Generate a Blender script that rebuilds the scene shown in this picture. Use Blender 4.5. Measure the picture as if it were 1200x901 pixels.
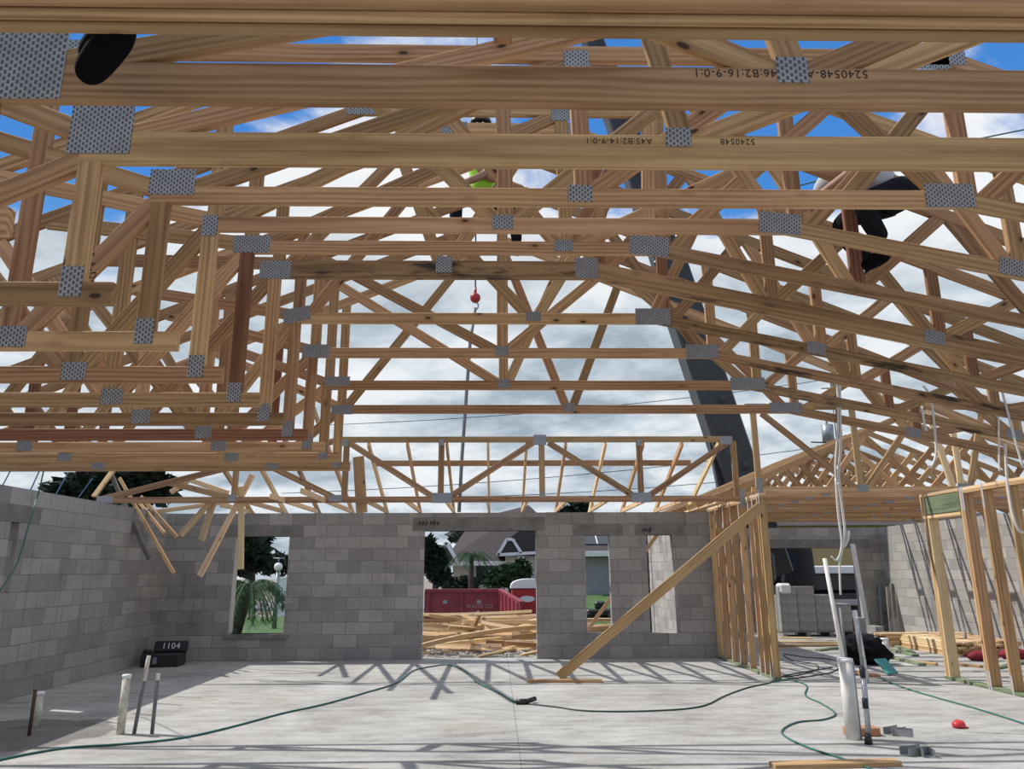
import bpy, bmesh, math, random
from math import radians, sin, cos, pi, sqrt
from mathutils import Vector, Matrix, Quaternion
random.seed(7)
for o in list(bpy.data.objects): bpy.data.objects.remove(o)
sc = bpy.context.scene
col = sc.collection

# ------------------------------------------------------------------ camera
F = 874.0; H = 1.4436
PITCH = radians(14.017); YAW = radians(1.224); ROLL = radians(-.272)
RM = Matrix.Rotation(-YAW, 3, 'Z') @ Matrix.Rotation(pi/2+PITCH, 3, 'X') @ Matrix.Rotation(ROLL, 3, 'Z')
cd = bpy.data.cameras.new('camera'); cd.sensor_width = 36; cd.lens = 36*F/1200; cd.clip_end = 600; cd.clip_start = .02
cam = bpy.data.objects.new('camera', cd); col.objects.link(cam)
cam.matrix_world = Matrix.Translation((0, 0, H)) @ RM.to_4x4()
sc.camera = cam
CO = Vector((0, 0, H))
def P(x, y, X=None, Y=None, Z=None):
    """point of the place seen at photo position x,y on the plane X=, Y= or Z="""
    d = RM @ Vector(((x-600)/F, -(y-450.5)/F, -1))
    for i, v in enumerate((X, Y, Z)):
        if v is not None: return CO + d*((v-CO[i])/d[i])

# ------------------------------------------------------------------ light, sky, exposure
sc.view_settings.view_transform = 'Standard'; sc.view_settings.look = 'None'
sc.view_settings.exposure = 0.0; sc.view_settings.gamma = 1.0
sc.view_settings.use_curve_mapping = False
SUN_E = 4.5; SKY_E = .98
TO_SUN = Vector((-.738, .25, 1.0)).normalized()
sd = bpy.data.lights.new('sun', 'SUN'); sd.energy = SUN_E; sd.angle = radians(.6); sd.color = (1, .96, .9)
so = bpy.data.objects.new('sun', sd); col.objects.link(so)
so.rotation_euler = TO_SUN.to_track_quat('Z', 'Y').to_euler()

class NT:
    def __init__(s, tree): s.t = tree; s.n = tree.nodes; s.l = tree.links
    def new(s, ty, **kw):
        n = s.n.new(ty)
        for k, v in kw.items():
            if k[0] == '_': setattr(n, k[1:], v)
        return n
    def link(s, a, b): s.l.new(a, b)
    def val(s, sock, v):
        if hasattr(v, 'is_linked') or isinstance(v, bpy.types.NodeSocket): s.l.new(v, sock)
        else: sock.default_value = v
    def math(s, op, a, b=0.0, c=0.0, clamp=False):
        n = s.n.new('ShaderNodeMath'); n.operation = op; n.use_clamp = clamp
        s.val(n.inputs[0], a); s.val(n.inputs[1], b); s.val(n.inputs[2], c); return n.outputs[0]
    def vm(s, op, a, b=(0, 0, 0)):
        n = s.n.new('ShaderNodeVectorMath'); n.operation = op
        s.val(n.inputs[0], a); s.val(n.inputs[1], b); return n.outputs[0]
    def scale(s, v, k):
        n = s.n.new('ShaderNodeVectorMath'); n.operation = 'SCALE'; s.val(n.inputs[0], v); s.val(n.inputs[3], k); return n.outputs[0]
    def sep(s, v):
        n = s.n.new('ShaderNodeSeparateXYZ'); s.link(v, n.inputs[0]); return n.outputs
    def comb(s, x, y, z):
        n = s.n.new('ShaderNodeCombineXYZ')
        for i, v in enumerate((x, y, z)): s.val(n.inputs[i], v)
        return n.outputs[0]
    def noise(s, v, sc_=5, det=3, rough=.5, dist=0):
        n = s.n.new('ShaderNodeTexNoise'); s.link(v, n.inputs['Vector'])
        n.inputs['Scale'].default_value = sc_; n.inputs['Detail'].default_value = det
        n.inputs['Roughness'].default_value = rough; n.inputs['Distortion'].default_value = dist
        return n.outputs['Fac']
    def ramp(s, f, stops):
        n = s.n.new('ShaderNodeValToRGB'); s.link(f, n.inputs[0]); e = n.color_ramp.elements
        while len(e) < len(stops): e.new(.5)
        for el, (p, c) in zip(e, stops):
            el.position = p; el.color = (*c, 1) if len(c) == 3 else c
        return n.outputs[0]
    def step(s, f, a, b):
        n = s.n.new('ShaderNodeMapRange'); s.link(f, n.inputs[0]); n.inputs[1].default_value = a; n.inputs[2].default_value = b
        n.interpolation_type = 'SMOOTHSTEP'; return n.outputs[0]
    def mix(s, f, a, b, mode='MIX'):
        n = s.n.new('ShaderNodeMix'); n.data_type = 'RGBA'; n.blend_type = mode
        s.val(n.inputs[0], f)
        for sock, v in ((n.inputs[6], a), (n.inputs[7], b)):
            if isinstance(v, tuple): sock.default_value = (*v, 1) if len(v) == 3 else v
            else: s.link(v, sock)
        return n.outputs[2]

w = bpy.data.worlds.new('sky'); sc.world = w; w.use_nodes = True
t = NT(w.node_tree); t.n.clear()
tc = t.new('ShaderNodeTexCoord')
d = tc.outputs['Generated']; dx, dy, dz = t.sep(d)[:3]
zz = t.math('MAXIMUM', dz, 0.0)
blue = t.ramp(zz, [(0, (.60, .74, .86)), (.25, (.22, .47, .82)), (.45, (.07, .27, .72)), (.8, (.05, .20, .58))])
den = t.math('ADD', zz, .22)
uv = t.comb(t.math('DIVIDE', dx, den), t.math('DIVIDE', dy, den), zz)
uv = t.vm('ADD', uv, (3.1, 1.7, 0))
n1 = t.noise(uv, 2.1, 7, .58, .35)
n2 = t.noise(t.vm('ADD', uv, (9.3, 4.2, 1.1)), 2.6, 6, .6, .2)
# cover: much cloud low down and in the middle, open blue at the upper left and the upper right
az = t.math('DIVIDE', dx, t.math('MAXIMUM', dy, .05))
low = t.math('SUBTRACT', 1.0, t.step(zz, .37, .47))
top = t.step(zz, .66, .80)  # cloud added overhead, out of view, to whiten the sky light
g1 = t.math('POWER', 2.718, t.math('MULTIPLY', t.math('POWER', t.math('DIVIDE', t.math('ADD', az, .17), .20), 2.0), -1.0))
g2 = t.math('POWER', 2.718, t.math('MULTIPLY', t.math('POWER', t.math('DIVIDE', t.math('SUBTRACT', az, .72), .17), 2.0), -1.0))
g3 = t.math('POWER', 2.718, t.math('MULTIPLY', t.math('POWER', t.math('DIVIDE', t.math('ADD', az, .76), .36), 2.0), -1.0))
cov = t.math('ADD', t.math('ADD', t.math('SUBTRACT', n1, t.math('ADD', .02, t.math('MULTIPLY', g3, t.math('MULTIPLY', .36, t.step(zz, .35, .43))))), t.math('ADD', t.math('MULTIPLY', low, .32), t.math('MULTIPLY', top, .22))), t.math('ADD', t.math('MULTIPLY', g1, .30), t.math('MULTIPLY', g2, .16)))
m = t.step(cov, .51, .66)
ccol = t.ramp(n2, [(.36, (.37, .45, .53)), (.47, (.58, .66, .73)), (.58, (.83, .88, .92)), (.8, (1, 1, 1))])
hi = t.step(zz, .30, .50)
ccol = t.mix(t.math('MULTIPLY', hi, .75), ccol, (1.0, 1.0, 1.0))
skyc = t.mix(m, blue, ccol)
bg = t.new('ShaderNodeBackground'); t.link(skyc, bg.inputs[0]); bg.inputs[1].default_value = SKY_E
wo = t.new('ShaderNodeOutputWorld'); t.link(bg.outputs[0], wo.inputs[0])

# ------------------------------------------------------------------ materials
def base_mat(name):
    m = bpy.data.materials.new(name); m.use_nodes = True
    t = NT(m.node_tree); b = m.node_tree.nodes['Principled BSDF']
    return m, t, b
def simple(name, c, rough=.6, metal=0, var=.12, sc_=6, bump=0):
    m, t, b = base_mat(name)
    tc = t.new('ShaderNodeTexCoord')
    n = t.noise(tc.outputs['Object'], sc_, 4, .6)
    lo = tuple(max(0, x*(1-var)) for x in c); hi = tuple(min(1, x*(1+var)) for x in c)
    t.link(t.ramp(n, [(.3, lo), (.7, hi)]), b.inputs['Base Color'])
    b.inputs['Roughness'].default_value = rough; b.inputs['Metallic'].default_value = metal
    if bump:
        bp = t.new('ShaderNodeBump'); bp.inputs['Strength'].default_value = bump; bp.inputs['Distance'].default_value = .01
        t.link(n, bp.inputs['Height']); t.link(bp.outputs[0], b.inputs['Normal'])
    return m
def wood(name, light, dark, late, stain=0.0, knots=1.0):
    """sawn pine: the object's local X runs along the grain"""
    m, t, b = base_mat(name)
    tc = t.new('ShaderNodeTexCoord'); oi = t.new('ShaderNodeObjectInfo'); r = oi.outputs['Random']
    p = tc.outputs['Object']
    off = t.comb(t.math('MULTIPLY', r, 71.3), t.math('SUBTRACT', t.math('MULTIPLY', t.math('FRACT', t.math('MULTIPLY', r, 13.7)), .18), .09),
                 t.math('SUBTRACT', t.math('MULTIPLY', t.math('FRACT', t.math('MULTIPLY', r, 37.1)), .16), .08))
    v = t.vm('ADD', p, off)
    vg = t.vm('MULTIPLY', v, (.55, 1.0, 1.0))
    wv = t.new('ShaderNodeTexWave'); wv.wave_type = 'RINGS'; wv.rings_direction = 'X'
    t.link(vg, wv.inputs['Vector']); wv.inputs['Scale'].default_value = 13
    wv.inputs['Distortion'].default_value = 5.5; wv.inputs['Detail'].default_value = 1.5; wv.inputs['Detail Scale'].default_value = .14
    st = t.noise(t.vm('MULTIPLY', v, (1.6, 85, 85)), 1.0, 3, .6)
    lg = t.noise(t.vm('MULTIPLY', v, (.9, 5, 5)), 1.0, 2, .5)
    f = t.math('ADD', t.math('MULTIPLY', wv.outputs['Fac'], .22), t.math('ADD', t.math('MULTIPLY', st, .50), t.math('MULTIPLY', lg, .42)))
    c = t.ramp(f, [(.34, light), (.58, dark), (.82, late)])
    vo = t.new('ShaderNodeTexVoronoi'); vo.feature = 'F1'; vo.inputs['Scale'].default_value = 1.0
    t.link(t.vm('MULTIPLY', v, (3.2, 7.0, 7.0)), vo.inputs['Vector'])
    k = t.math('SUBTRACT', 1.0, t.step(vo.outputs['Distance'], .05, .10))
    halo = t.math('SUBTRACT', 1.0, t.step(vo.outputs['Distance'], .08, .24))
    c = t.mix(t.math('MULTIPLY', halo, .45*knots), c, late)
    c = t.mix(t.math('MULTIPLY', k, .92*knots), c, (.045, .022, .012))
    tone = t.math('ADD', t.math('MULTIPLY', t.math('FRACT', t.math('MULTIPLY', r, 5.3)), .42), .80)
    hs = t.new('ShaderNodeHueSaturation'); t.link(c, hs.inputs['Color']); t.link(tone, hs.inputs['Value'])
    hs.inputs['Saturation'].default_value = .93
    t.link(t.math('ADD', .485, t.math('MULTIPLY', t.math('FRACT', t.math('MULTIPLY', r, 9.1)), .02)), hs.inputs['Hue'])
    c = hs.outputs[0]
    if stain:
        sn = t.noise(t.vm('MULTIPLY', v, (1.3, 7, 7)), 1.0, 5, .65)
        c = t.mix(t.math('MULTIPLY', t.step(sn, .52, .66), stain), c, (.035, .028, .022))
    t.link(c, b.inputs['Base Color']); b.inputs['Roughness'].default_value = .72
    b.inputs['Specular IOR Level'].default_value = .25
    bp = t.new('ShaderNodeBump'); bp.inputs['Strength'].default_value = .25; bp.inputs['Distance'].default_value = .002
    t.link(f, bp.inputs['Height']); t.link(bp.outputs[0], b.inputs['Normal'])
    return m
W = dict(
    pine=wood('pine', (.62, .405, .19), (.475, .29, .122), (.27, .14, .052)),
    brown=wood('brown_pine', (.50, .315, .14), (.375, .218, .088), (.21, .105, .04)),
    red=wood('reddish_pine', (.33, .16, .07), (.25, .115, .048), (.14, .06, .026), 0, .3),
    stained=wood('stained_pine', (.50, .32, .145), (.36, .215, .09), (.20, .105, .045), .95),
    pale=wood('pale_pine', (.82, .63, .36), (.70, .49, .25), (.46, .28, .125), 0, .7),
    weather=wood('weathered_board', (.36, .34, .31), (.27, .25, .23), (.17, .16, .15), .5, .6),
    green=wood('treated_green_board', (.28, .34, .20), (.19, .25, .14), (.11, .15, .08), .4, .4),
)
def block_mat(name, c1, c2, mortar, stain=.6):
    m, t, b = base_mat(name)
    g = t.new('ShaderNodeNewGeometry'); x, y, z = t.sep(g.outputs['Position'])[:3]
    u = t.math('ADD', x, y)
    wob = t.noise(g.outputs['Position'], 9, 3, .6)
    wv = t.math('MULTIPLY', t.math('SUBTRACT', wob, .5), .012)
    vec = t.comb(t.math('ADD', u, t.math('ADD', 50.0, wv)), t.math('ADD', z, wv), 0)
    br = t.new('ShaderNodeTexBrick'); br.offset = .5; br.offset_frequency = 2
    t.link(vec, br.inputs['Vector']); br.inputs['Scale'].default_value = 1
    br.inputs['Brick Width'].default_value = .4064; br.inputs['Row Height'].default_value = .2032
    br.inputs['Mortar Size'].default_value = .0065; br.inputs['Mortar Smooth'].default_value = .3; br.inputs['Bias'].default_value = 0
    br.inputs['Color1'].default_value = (*c1, 1); br.inputs['Color2'].default_value = (*c2, 1); br.inputs['Mortar'].default_value = (*mortar, 1)
    big = t.noise(t.comb(t.math('MULTIPLY', u, .8), z, 0), 1.6, 5, .65)
    fine = t.noise(g.outputs['Position'], 60, 3, .7)
    c = t.mix(t.math('MULTIPLY', t.step(big, .45, .75), stain), br.outputs['Color'], t.mix(.5, br.outputs['Color'], (.05, .048, .045)))
    c = t.mix(.35, c, t.ramp(fine, [(.3, (.25, .25, .25)), (.7, (.75, .75, .75))]), 'OVERLAY')
    drip = t.noise(t.comb(t.math('MULTIPLY', u, 7), t.math('MULTIPLY', z, .5), 0), 1.0, 4, .6)
    c = t.mix(t.math('MULTIPLY', t.step(drip, .58, .75), .30), c, (.06, .058, .055))
    t.link(c, b.inputs['Base Color']); b.inputs['Roughness'].default_value = .93
    b.inputs['Specular IOR Level'].default_value = .1
    h = t.math('SUBTRACT', t.math('MULTIPLY', fine, .25), br.outputs['Fac'])
    bp = t.new('ShaderNodeBump'); bp.inputs['Strength'].default_value = .6; bp.inputs['Distance'].default_value = .006
    t.link(h, bp.inputs['Height']); t.link(bp.outputs[0], b.inputs['Normal'])
    return m
M = {}
M['block'] = block_mat('concrete_block_wall', (.42, .40, .37), (.29, .275, .26), (.25, .24, .225))
M['lintel'] = simple('precast_concrete', (.20, .19, .175), .9, 0, .25, 5, .3)
def concrete_floor():
    m, t, b = base_mat('concrete_slab')
    g = t.new('ShaderNodeNewGeometry'); p = g.outputs['Position']; x, y, z = t.sep(p)[:3]
    a = t.noise(p, .8, 6, .65, .4); bb = t.noise(t.vm('MULTIPLY', p, (1.6, 4.5, 1)), 1.3, 6, .65); cc = t.noise(p, 24, 4, .7)
    f = t.math('ADD', t.math('MULTIPLY', a, .4), t.math('ADD', t.math('MULTIPLY', bb, .45), t.math('MULTIPLY', cc, .22)))
    c = t.ramp(f, [(.38, (.20, .19, .172)), (.51, (.34, .33, .307)), (.66, (.48, .472, .45))])
    rust = t.step(t.noise(t.vm('ADD', p, (3, 8, 0)), .9, 4, .6), .60, .74)
    c = t.mix(t.math('MULTIPLY', rust, .30), c, (.36, .27, .16))
    blot = t.step(t.noise(t.vm('ADD', p, (13, 4, 0)), 2.2, 5, .7), .60, .68)
    c = t.mix(t.math('MULTIPLY', blot, .55), c, (.26, .24, .21))
    # damp patch by the pipe stub at the left wall
    dxx = t.math('DIVIDE', t.math('ADD', x, 4.55), 1.0); dyy = t.math('DIVIDE', t.math('SUBTRACT', y, 7.55), .75)
    rr = t.math('ADD', t.math('ADD', t.math('MULTIPLY', dxx, dxx), t.math('MULTIPLY', dyy, dyy)), t.math('MULTIPLY', t.math('SUBTRACT', t.noise(p, 2.4, 4, .6), .5), 1.6))
    damp = t.math('SUBTRACT', 1.0, t.step(rr, .85, 1.05))
    c = t.mix(t.math('MULTIPLY', damp, .62), c, (.07, .06, .05))
    # saw-cut control joints in the slab
    jx = t.math('ABSOLUTE', t.math('SUBTRACT', x, .19))
    c = t.mix(t.math('MULTIPLY', t.math('LESS_THAN', jx, .006), .45), c, (.12, .11, .10))
    t.link(c, b.inputs['Base Color']); b.inputs['Roughness'].default_value = .85; b.inputs['Specular IOR Level'].default_value = .2
    bp = t.new('ShaderNodeBump'); bp.inputs['Strength'].default_value = .25; bp.inputs['Distance'].default_value = .006
    t.link(f, bp.inputs['Height']); t.link(bp.outputs[0], b.inputs['Normal'])
    return m
M['slab'] = concrete_floor()
def plate_mat():
    m, t, b = base_mat('galvanised_plate')
    tc = t.new('ShaderNodeTexCoord'); x, y, z = t.sep(tc.outputs['Object'])[:3]
    u = t.math('DIVIDE', x, .0145); ci = t.math('FLOOR', u); fu = t.math('FRACT', u)
    v = t.math('ADD', t.math('DIVIDE', z, .024), t.math('MULTIPLY', t.math('MODULO', t.math('ABSOLUTE', ci), 2.0), .5)); fv = t.math('FRACT', v)
    s1 = t.math('MULTIPLY', t.math('GREATER_THAN', fu, .38), t.math('GREATER_THAN', fv, .42))
    n = t.noise(tc.outputs['Object'], 14, 3, .6)
    c = t.ramp(n, [(.3, (.30, .315, .33)), (.7, (.42, .435, .455))])
    c = t.mix(s1, c, (.10, .095, .09))
    t.link(c, b.inputs['Base Color']); b.inputs['Metallic'].default_value = .15; b.inputs['Roughness'].default_value = .5
    bp = t.new('ShaderNodeBump'); bp.inputs['Strength'].default_value = .8; bp.inputs['Distance'].default_value = .003; bp.invert = True
    t.link(s1, bp.inputs['Height']); t.link(bp.outputs[0], b.inputs['Normal'])
    return m
M['plate'] = plate_mat()
M['zinc'] = simple('zinc_strap', (.50, .54, .60), .45, .3); M['dullzinc'] = simple('dull_zinc_plate', (.30, .31, .32), .6, .1)
M['skytint'] = simple('sky_tinted_strap', (.16, .28, .50), .45, .1)  # galvanised straps, the blue sky reflection put into their base colour
M['ink'] = simple('black_ink', (.035, .028, .022), .8)
M['white_ink'] = simple('white_paint', (.72, .72, .72), .7)
M['pvc'] = simple('white_pvc', (.70, .69, .65), .4, 0, .12, 9)
M['pvc_dirty'] = simple('dirty_pvc', (.60, .57, .49), .55, 0, .35, 14)
M['conduit'] = simple('grey_conduit', (.16, .165, .18), .5)
M['rust'] = simple('rusty_steel', (.10, .06, .04), .8, .2)
M['alu'] = simple('aluminium', (.52, .54, .56), .35, .6)
M['black'] = simple('black_plastic', (.018, .018, .022), .45)
M['cloth'] = simple('black_cloth', (.015, .015, .018), .95, 0, .3, 30)
M['hose'] = simple('green_hose', (.02, .13, .105), .45)
M['cord'] = simple('dark_green_cord', (.02, .055, .048), .5)
M['cable'] = simple('white_cable', (.68, .68, .66), .5)
M['teal'] = simple('teal_board', (.06, .30, .28), .6)
M['redp'] = simple('red_plastic', (.55, .03, .04), .4)
M['brick'] = simple('orange_brown_block', (.42, .2, .1), .8)
M['boom'] = simple('charcoal_crane_paint', (.022, .023, .027), .4, 0, .3, 2)
M['steel'] = simple('dark_wire', (.05, .055, .06), .5, .3)
M['ballred'] = simple('red_hook_ball', (.38, .02, .02), .4)
M['gear'] = simple('grey_steel', (.30, .32, .34), .4, .5)
M['dumpster'] = simple('maroon_dumpster_paint', (.22, .028, .045), .5, 0, .3, 3)
M['potty'] = simple('red_toilet_plastic', (.42, .018, .028), .45)
M['white'] = simple('white_plastic', (.78, .79, .80), .5, 0, .05)
M['truck'] = simple('black_truck_paint', (.011, .013, .018), .25)
M['glass'] = simple('dark_glass', (.02, .03, .045), .08)
M['tyre'] = simple('tyre_rubber', (.02, .02, .02), .9)
M['tan'] = simple('tan_stucco', (.46, .31, .16), .9, 0, .06, 3)
M['stucco'] = simple('pale_stucco', (.50, .48, .44), .9, 0, .06, 3)
M['greywall'] = simple('grey_siding', (.27, .275, .295), .8, 0, .05, 3)
M['shingle'] = simple('dark_shingle', (.055, .045, .045), .9, 0, .3, 8, .3)
M['trimw'] = simple('white_trim', (.75, .76, .77), .6)
M['leaf'] = simple('tree_leaf', (.028, .065, .022), .7, 0, .55, 2.5)
M['leafd'] = simple('dark_tree_leaf', (.012, .026, .014), .75, 0, .5, 2.5)
M['leafp'] = simple('palm_leaf', (.022, .07, .02), .85, 0, .45, 3)
M['bark'] = simple('bark', (.05, .04, .032), .9, 0, .4, 9, .5)
M['grass'] = simple('grass', (.045, .105, .022), .9, 0, .35, 3)
M['dirt'] = simple('sandy_dirt', (.23, .20, .165), .95, 0, .4, 2.5, .6)
M['road'] = simple('asphalt', (.24, .24, .25), .9, 0, .1, 4)
M['walk'] = simple('white_walk', (.6, .6, .58), .9, 0, .08, 4)
M['skin'] = simple('skin', (.33, .18, .11), .55)
M['denim'] = simple('black_trousers', (.016, .017, .022), .9, 0, .3, 20)
M['greyshirt'] = simple('grey_shirt', (.50, .52, .55), .9, 0, .1, 15)
M['hivis'] = simple('lime_vest', (.38, .80, .04), .7, 0, .1, 8)
M['boot'] = simple('black_boot', (.006, .006, .008), 1.0)
for k_ in ('boot', 'denim', 'cloth'): M[k_].node_tree.nodes['Principled BSDF'].inputs['Specular IOR Level'].default_value = .05

# ------------------------------------------------------------------ builders
def tag(o, label=None, cat=None, group=None, kind=None):
    if label: o['label'] = label
    if cat: o['category'] = cat
    if group: o['group'] = group
    if kind: o['kind'] = kind
    return o
def empty(name, loc, label, cat, group=None):
    o = bpy.data.objects.new(name, None); col.objects.link(o); o.location = loc; o.empty_display_size = .1
    return tag(o, label, cat, group)
def attach(o, parent):
    """parent without moving; parents here are unrotated, so only shift"""
    if parent is not None:
        base = Vector(parent.location); q = parent.parent
        while q is not None: base += Vector(q.location); q = q.parent
        o.parent = parent; o.location = Vector(o.location)-base
def mesh_obj(name, verts, faces, mat, parent=None, smooth=False, loc=(0, 0, 0), rot=None):
    me = bpy.data.meshes.new(name); me.from_pydata([tuple(v) for v in verts], [], faces); me.update()
    if mat: me.materials.append(mat)
    if smooth: me.polygons.foreach_set('use_smooth', [True]*len(me.polygons))
    o = bpy.data.objects.new(name, me); col.objects.link(o); o.location = loc
    if rot is not None: o.rotation_euler = rot
    if parent is not None:
        attach(o, parent)
    return o
def bm_obj(name, bm, mat, parent=None, smooth=False, loc=(0, 0, 0), rot=None):
    me = bpy.data.meshes.new(name); bm.to_mesh(me); bm.free()
    for mm in (mat if isinstance(mat, (list, tuple)) else [mat]): me.materials.append(mm)
    if smooth: me.polygons.foreach_set('use_smooth', [True]*len(me.polygons))
    o = bpy.data.objects.new(name, me); col.objects.link(o); o.location = loc
    if rot is not None: o.rotation_euler = rot
    if parent is not None: attach(o, parent)
    return o
def bbox_bm(bm, x0, x1, y0, y1, z0, z1, bev=0, mi=0):
    r = bmesh.ops.create_cube(bm, size=1)
    vs = r['verts']
    for v in vs: v.co = Vector(((x0+x1)/2+v.co.x*(x1-x0), (y0+y1)/2+v.co.y*(y1-y0), (z0+z1)/2+v.co.z*(z1-z0)))
    fs = set(f for v in vs for f in v.link_faces)
    for f in fs: f.material_index = mi
    if bev: bmesh.ops.bevel(bm, geom=list(set(e for v in vs for e in v.link_edges)), offset=bev, segments=1, affect='EDGES')
def box(name, x0, x1, y0, y1, z0, z1, mat, parent=None, bev=.004):
    c = Vector(((x0+x1)/2, (y0+y1)/2, (z0+z1)/2)); bm = bmesh.new()
    bbox_bm(bm, x0-c.x, x1-c.x, y0-c.y, y1-c.y, z0-c.z, z1-c.z, bev)
    return bm_obj(name, bm, mat, parent, loc=c)
def frame(a, b, thick_dir):
    """local X along a->b, local Y near thick_dir"""
    X = (b-a).normalized(); Y = Vector(thick_dir); Y = (Y-X*Y.dot(X))
    if Y.length < 1e-4: Y = X.orthogonal()
    Y.normalize(); Z = X.cross(Y)
    return Matrix((X, Y, Z)).transposed()
def beam(name, a, b, mat, parent=None, depth=.089, th=.038, tdir=(0, 1, 0), bev=.003, cuts=None, bow=0):
    a = Vector(a); b = Vector(b); L = (b-a).length; R = frame(a, b, tdir)
    bm = bmesh.new()
    n = 1 if not bow else 8
    if bow:
        rings = []
        for i in range(n+1):
            x = -L/2+L*i/n; dz = bow*(1-(2*i/n-1)**2)
            rings.append([bm.verts.new((x, sy*th/2, sz*depth/2+dz)) for sy, sz in ((-1, -1), (1, -1), (1, 1), (-1, 1))])
        for i in range(n):
            for k in range(4): bm.faces.new((rings[i][k], rings[i][(k+1) % 4], rings[i+1][(k+1) % 4], rings[i+1][k]))
        bm.faces.new(rings[0][::-1]); bm.faces.new(rings[-1])
        bmesh.ops.recalc_face_normals(bm, faces=bm.faces)
    else:
        bbox_bm(bm, -L/2, L/2, -th/2, th/2, -depth/2, depth/2, bev)
    return bm_obj(name, bm, mat, parent, loc=(a+b)/2, rot=R.to_euler())
def tube_bm(bm, pts, rad, seg=8, cap=True):
    pts = [Vector(p) for p in pts]; n = len(pts)
    rr = rad if isinstance(rad, (list, tuple)) else [rad]*n
    up = None; rings = []
    for i, p in enumerate(pts):
        tg = (pts[min(i+1, n-1)]-pts[max(i-1, 0)]).normalized()
        if up is None: up = tg.orthogonal().normalized()
        up = (up-tg*up.dot(tg)); up = up.normalized() if up.length > 1e-6 else tg.orthogonal().normalized()
        s = tg.cross(up)
        rings.append([bm.verts.new(p+(up*cos(2*pi*k/seg)+s*sin(2*pi*k/seg))*rr[i]) for k in range(seg)])
    for i in range(n-1):
        for k in range(seg): bm.faces.new((rings[i][k], rings[i][(k+1) % seg], rings[i+1][(k+1) % seg], rings[i+1][k]))
    if cap and seg > 2:
        bm.faces.new(rings[0][::-1]); bm.faces.new(rings[-1])
def tube(name, pts, rad, mat, parent=None, seg=10, smooth=True):
    pts = [Vector(p) for p in pts]; c = pts[0].copy(); bm = bmesh.new()
    tube_bm(bm, [p-c for p in pts], rad, seg)
    o = bm_obj(name, bm, mat, parent, smooth, loc=c)
    return o
def spline(pts, n=8):
    pts = [Vector(p) for p in pts]; q = [pts[0]*2-pts[1]]+pts+[pts[-1]*2-pts[-2]]; out = []
    for i in range(1, len(q)-2):
        for k in range(n):
            u = k/n; a, b, c, d_ = q[i-1], q[i], q[i+1], q[i+2]
            out.append(.5*((2*b)+(c-a)*u+(2*a-5*b+4*c-d_)*u*u+(3*b-a-3*c+d_)*u**3))
    return out+[pts[-1]]
def plate(root, x, z, Y, wd, hg, rot=0, face=-1, mat=None, name='connector_plate'):
    bm = bmesh.new(); bbox_bm(bm, -wd/2, wd/2, -.0012, .0012, -hg/2, hg/2)
    return bm_obj(name, bm, mat or M['plate'], root, loc=(x, Y+face*(.019+.0016), z), rot=(0, rot, 0))
def to_mesh(tmp, name):
    dg = bpy.context.evaluated_depsgraph_get(); dg.update()
    me = bpy.data.meshes.new_from_object(tmp.evaluated_get(dg)); me.name = name
    o = bpy.data.objects.new(name, me); col.objects.link(o); o.location = tmp.location
    bpy.data.objects.remove(tmp); o.name = name
    return o
def text(name, body, size, loc, rot, mat, parent, extrude=.0006, font_scale=1.0):
    cu = bpy.data.curves.new(name, 'FONT'); cu.body = body; cu.size = size; cu.extrude = extrude
    cu.align_x = 'CENTER'; cu.align_y = 'CENTER'; cu.materials.append(mat); cu.space_character = 1.1
    tmp = bpy.data.objects.new(name, cu); col.objects.link(tmp)
    o = to_mesh(tmp, name); o.location = loc; o.rotation_euler = rot
    if parent is not None: attach(o, parent)
    return o

# ------------------------------------------------------------------ setting: ground, slab, walls
XL = -5.73; YF = 13.31; CO8 = .2032; WT = 12*CO8
def struct(o): o['kind'] = 'structure'; return o
struct(box('floor', -5.95, 9.62, -3.2, 13.51, -.28, 0, M['slab'], bev=0))
struct(box('floor_garage', 3.75, 9.62, 13.51, 18.82, -.28, 0, M['slab'], bev=0))
def sheet(name, x0, x1, y0, y1, z, mat, thick=.3):
    return struct(box(name, x0, x1, y0, y1, z-thick, z, mat, bev=0))
sheet('ground', -140, 140, -30, 200, -.30, M['dirt'])
sheet('lawn', -70, -2.6, 19.0, 30.5, -.24, M['grass'], .05)
def bank():
    bm = bmesh.new(); v = [(1.7, 24, -.3), (60, 24, -.3), (60, 37, -.3), (1.7, 37, -.3), (1.7, 24, -.24), (60, 24, -.24), (60, 37, .36), (1.7, 37, .36)]
    q = [bm.verts.new(p) for p in v]
    for f in ((0, 3, 2, 1), (4, 5, 6, 7), (0, 1, 5, 4), (1, 2, 6, 5), (2, 3, 7, 6), (3, 0, 4, 7)): bm.faces.new([q[i] for i in f])
    struct(bm_obj('lawn', bm, M['grass']))
bank()
sheet('road', -140, 140, 36.0, 44.0, -.26, M['road'], .03)
sheet('path', -70, -2.6, 15.6, 17.6, -.22, M['walk'], .07)

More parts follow.
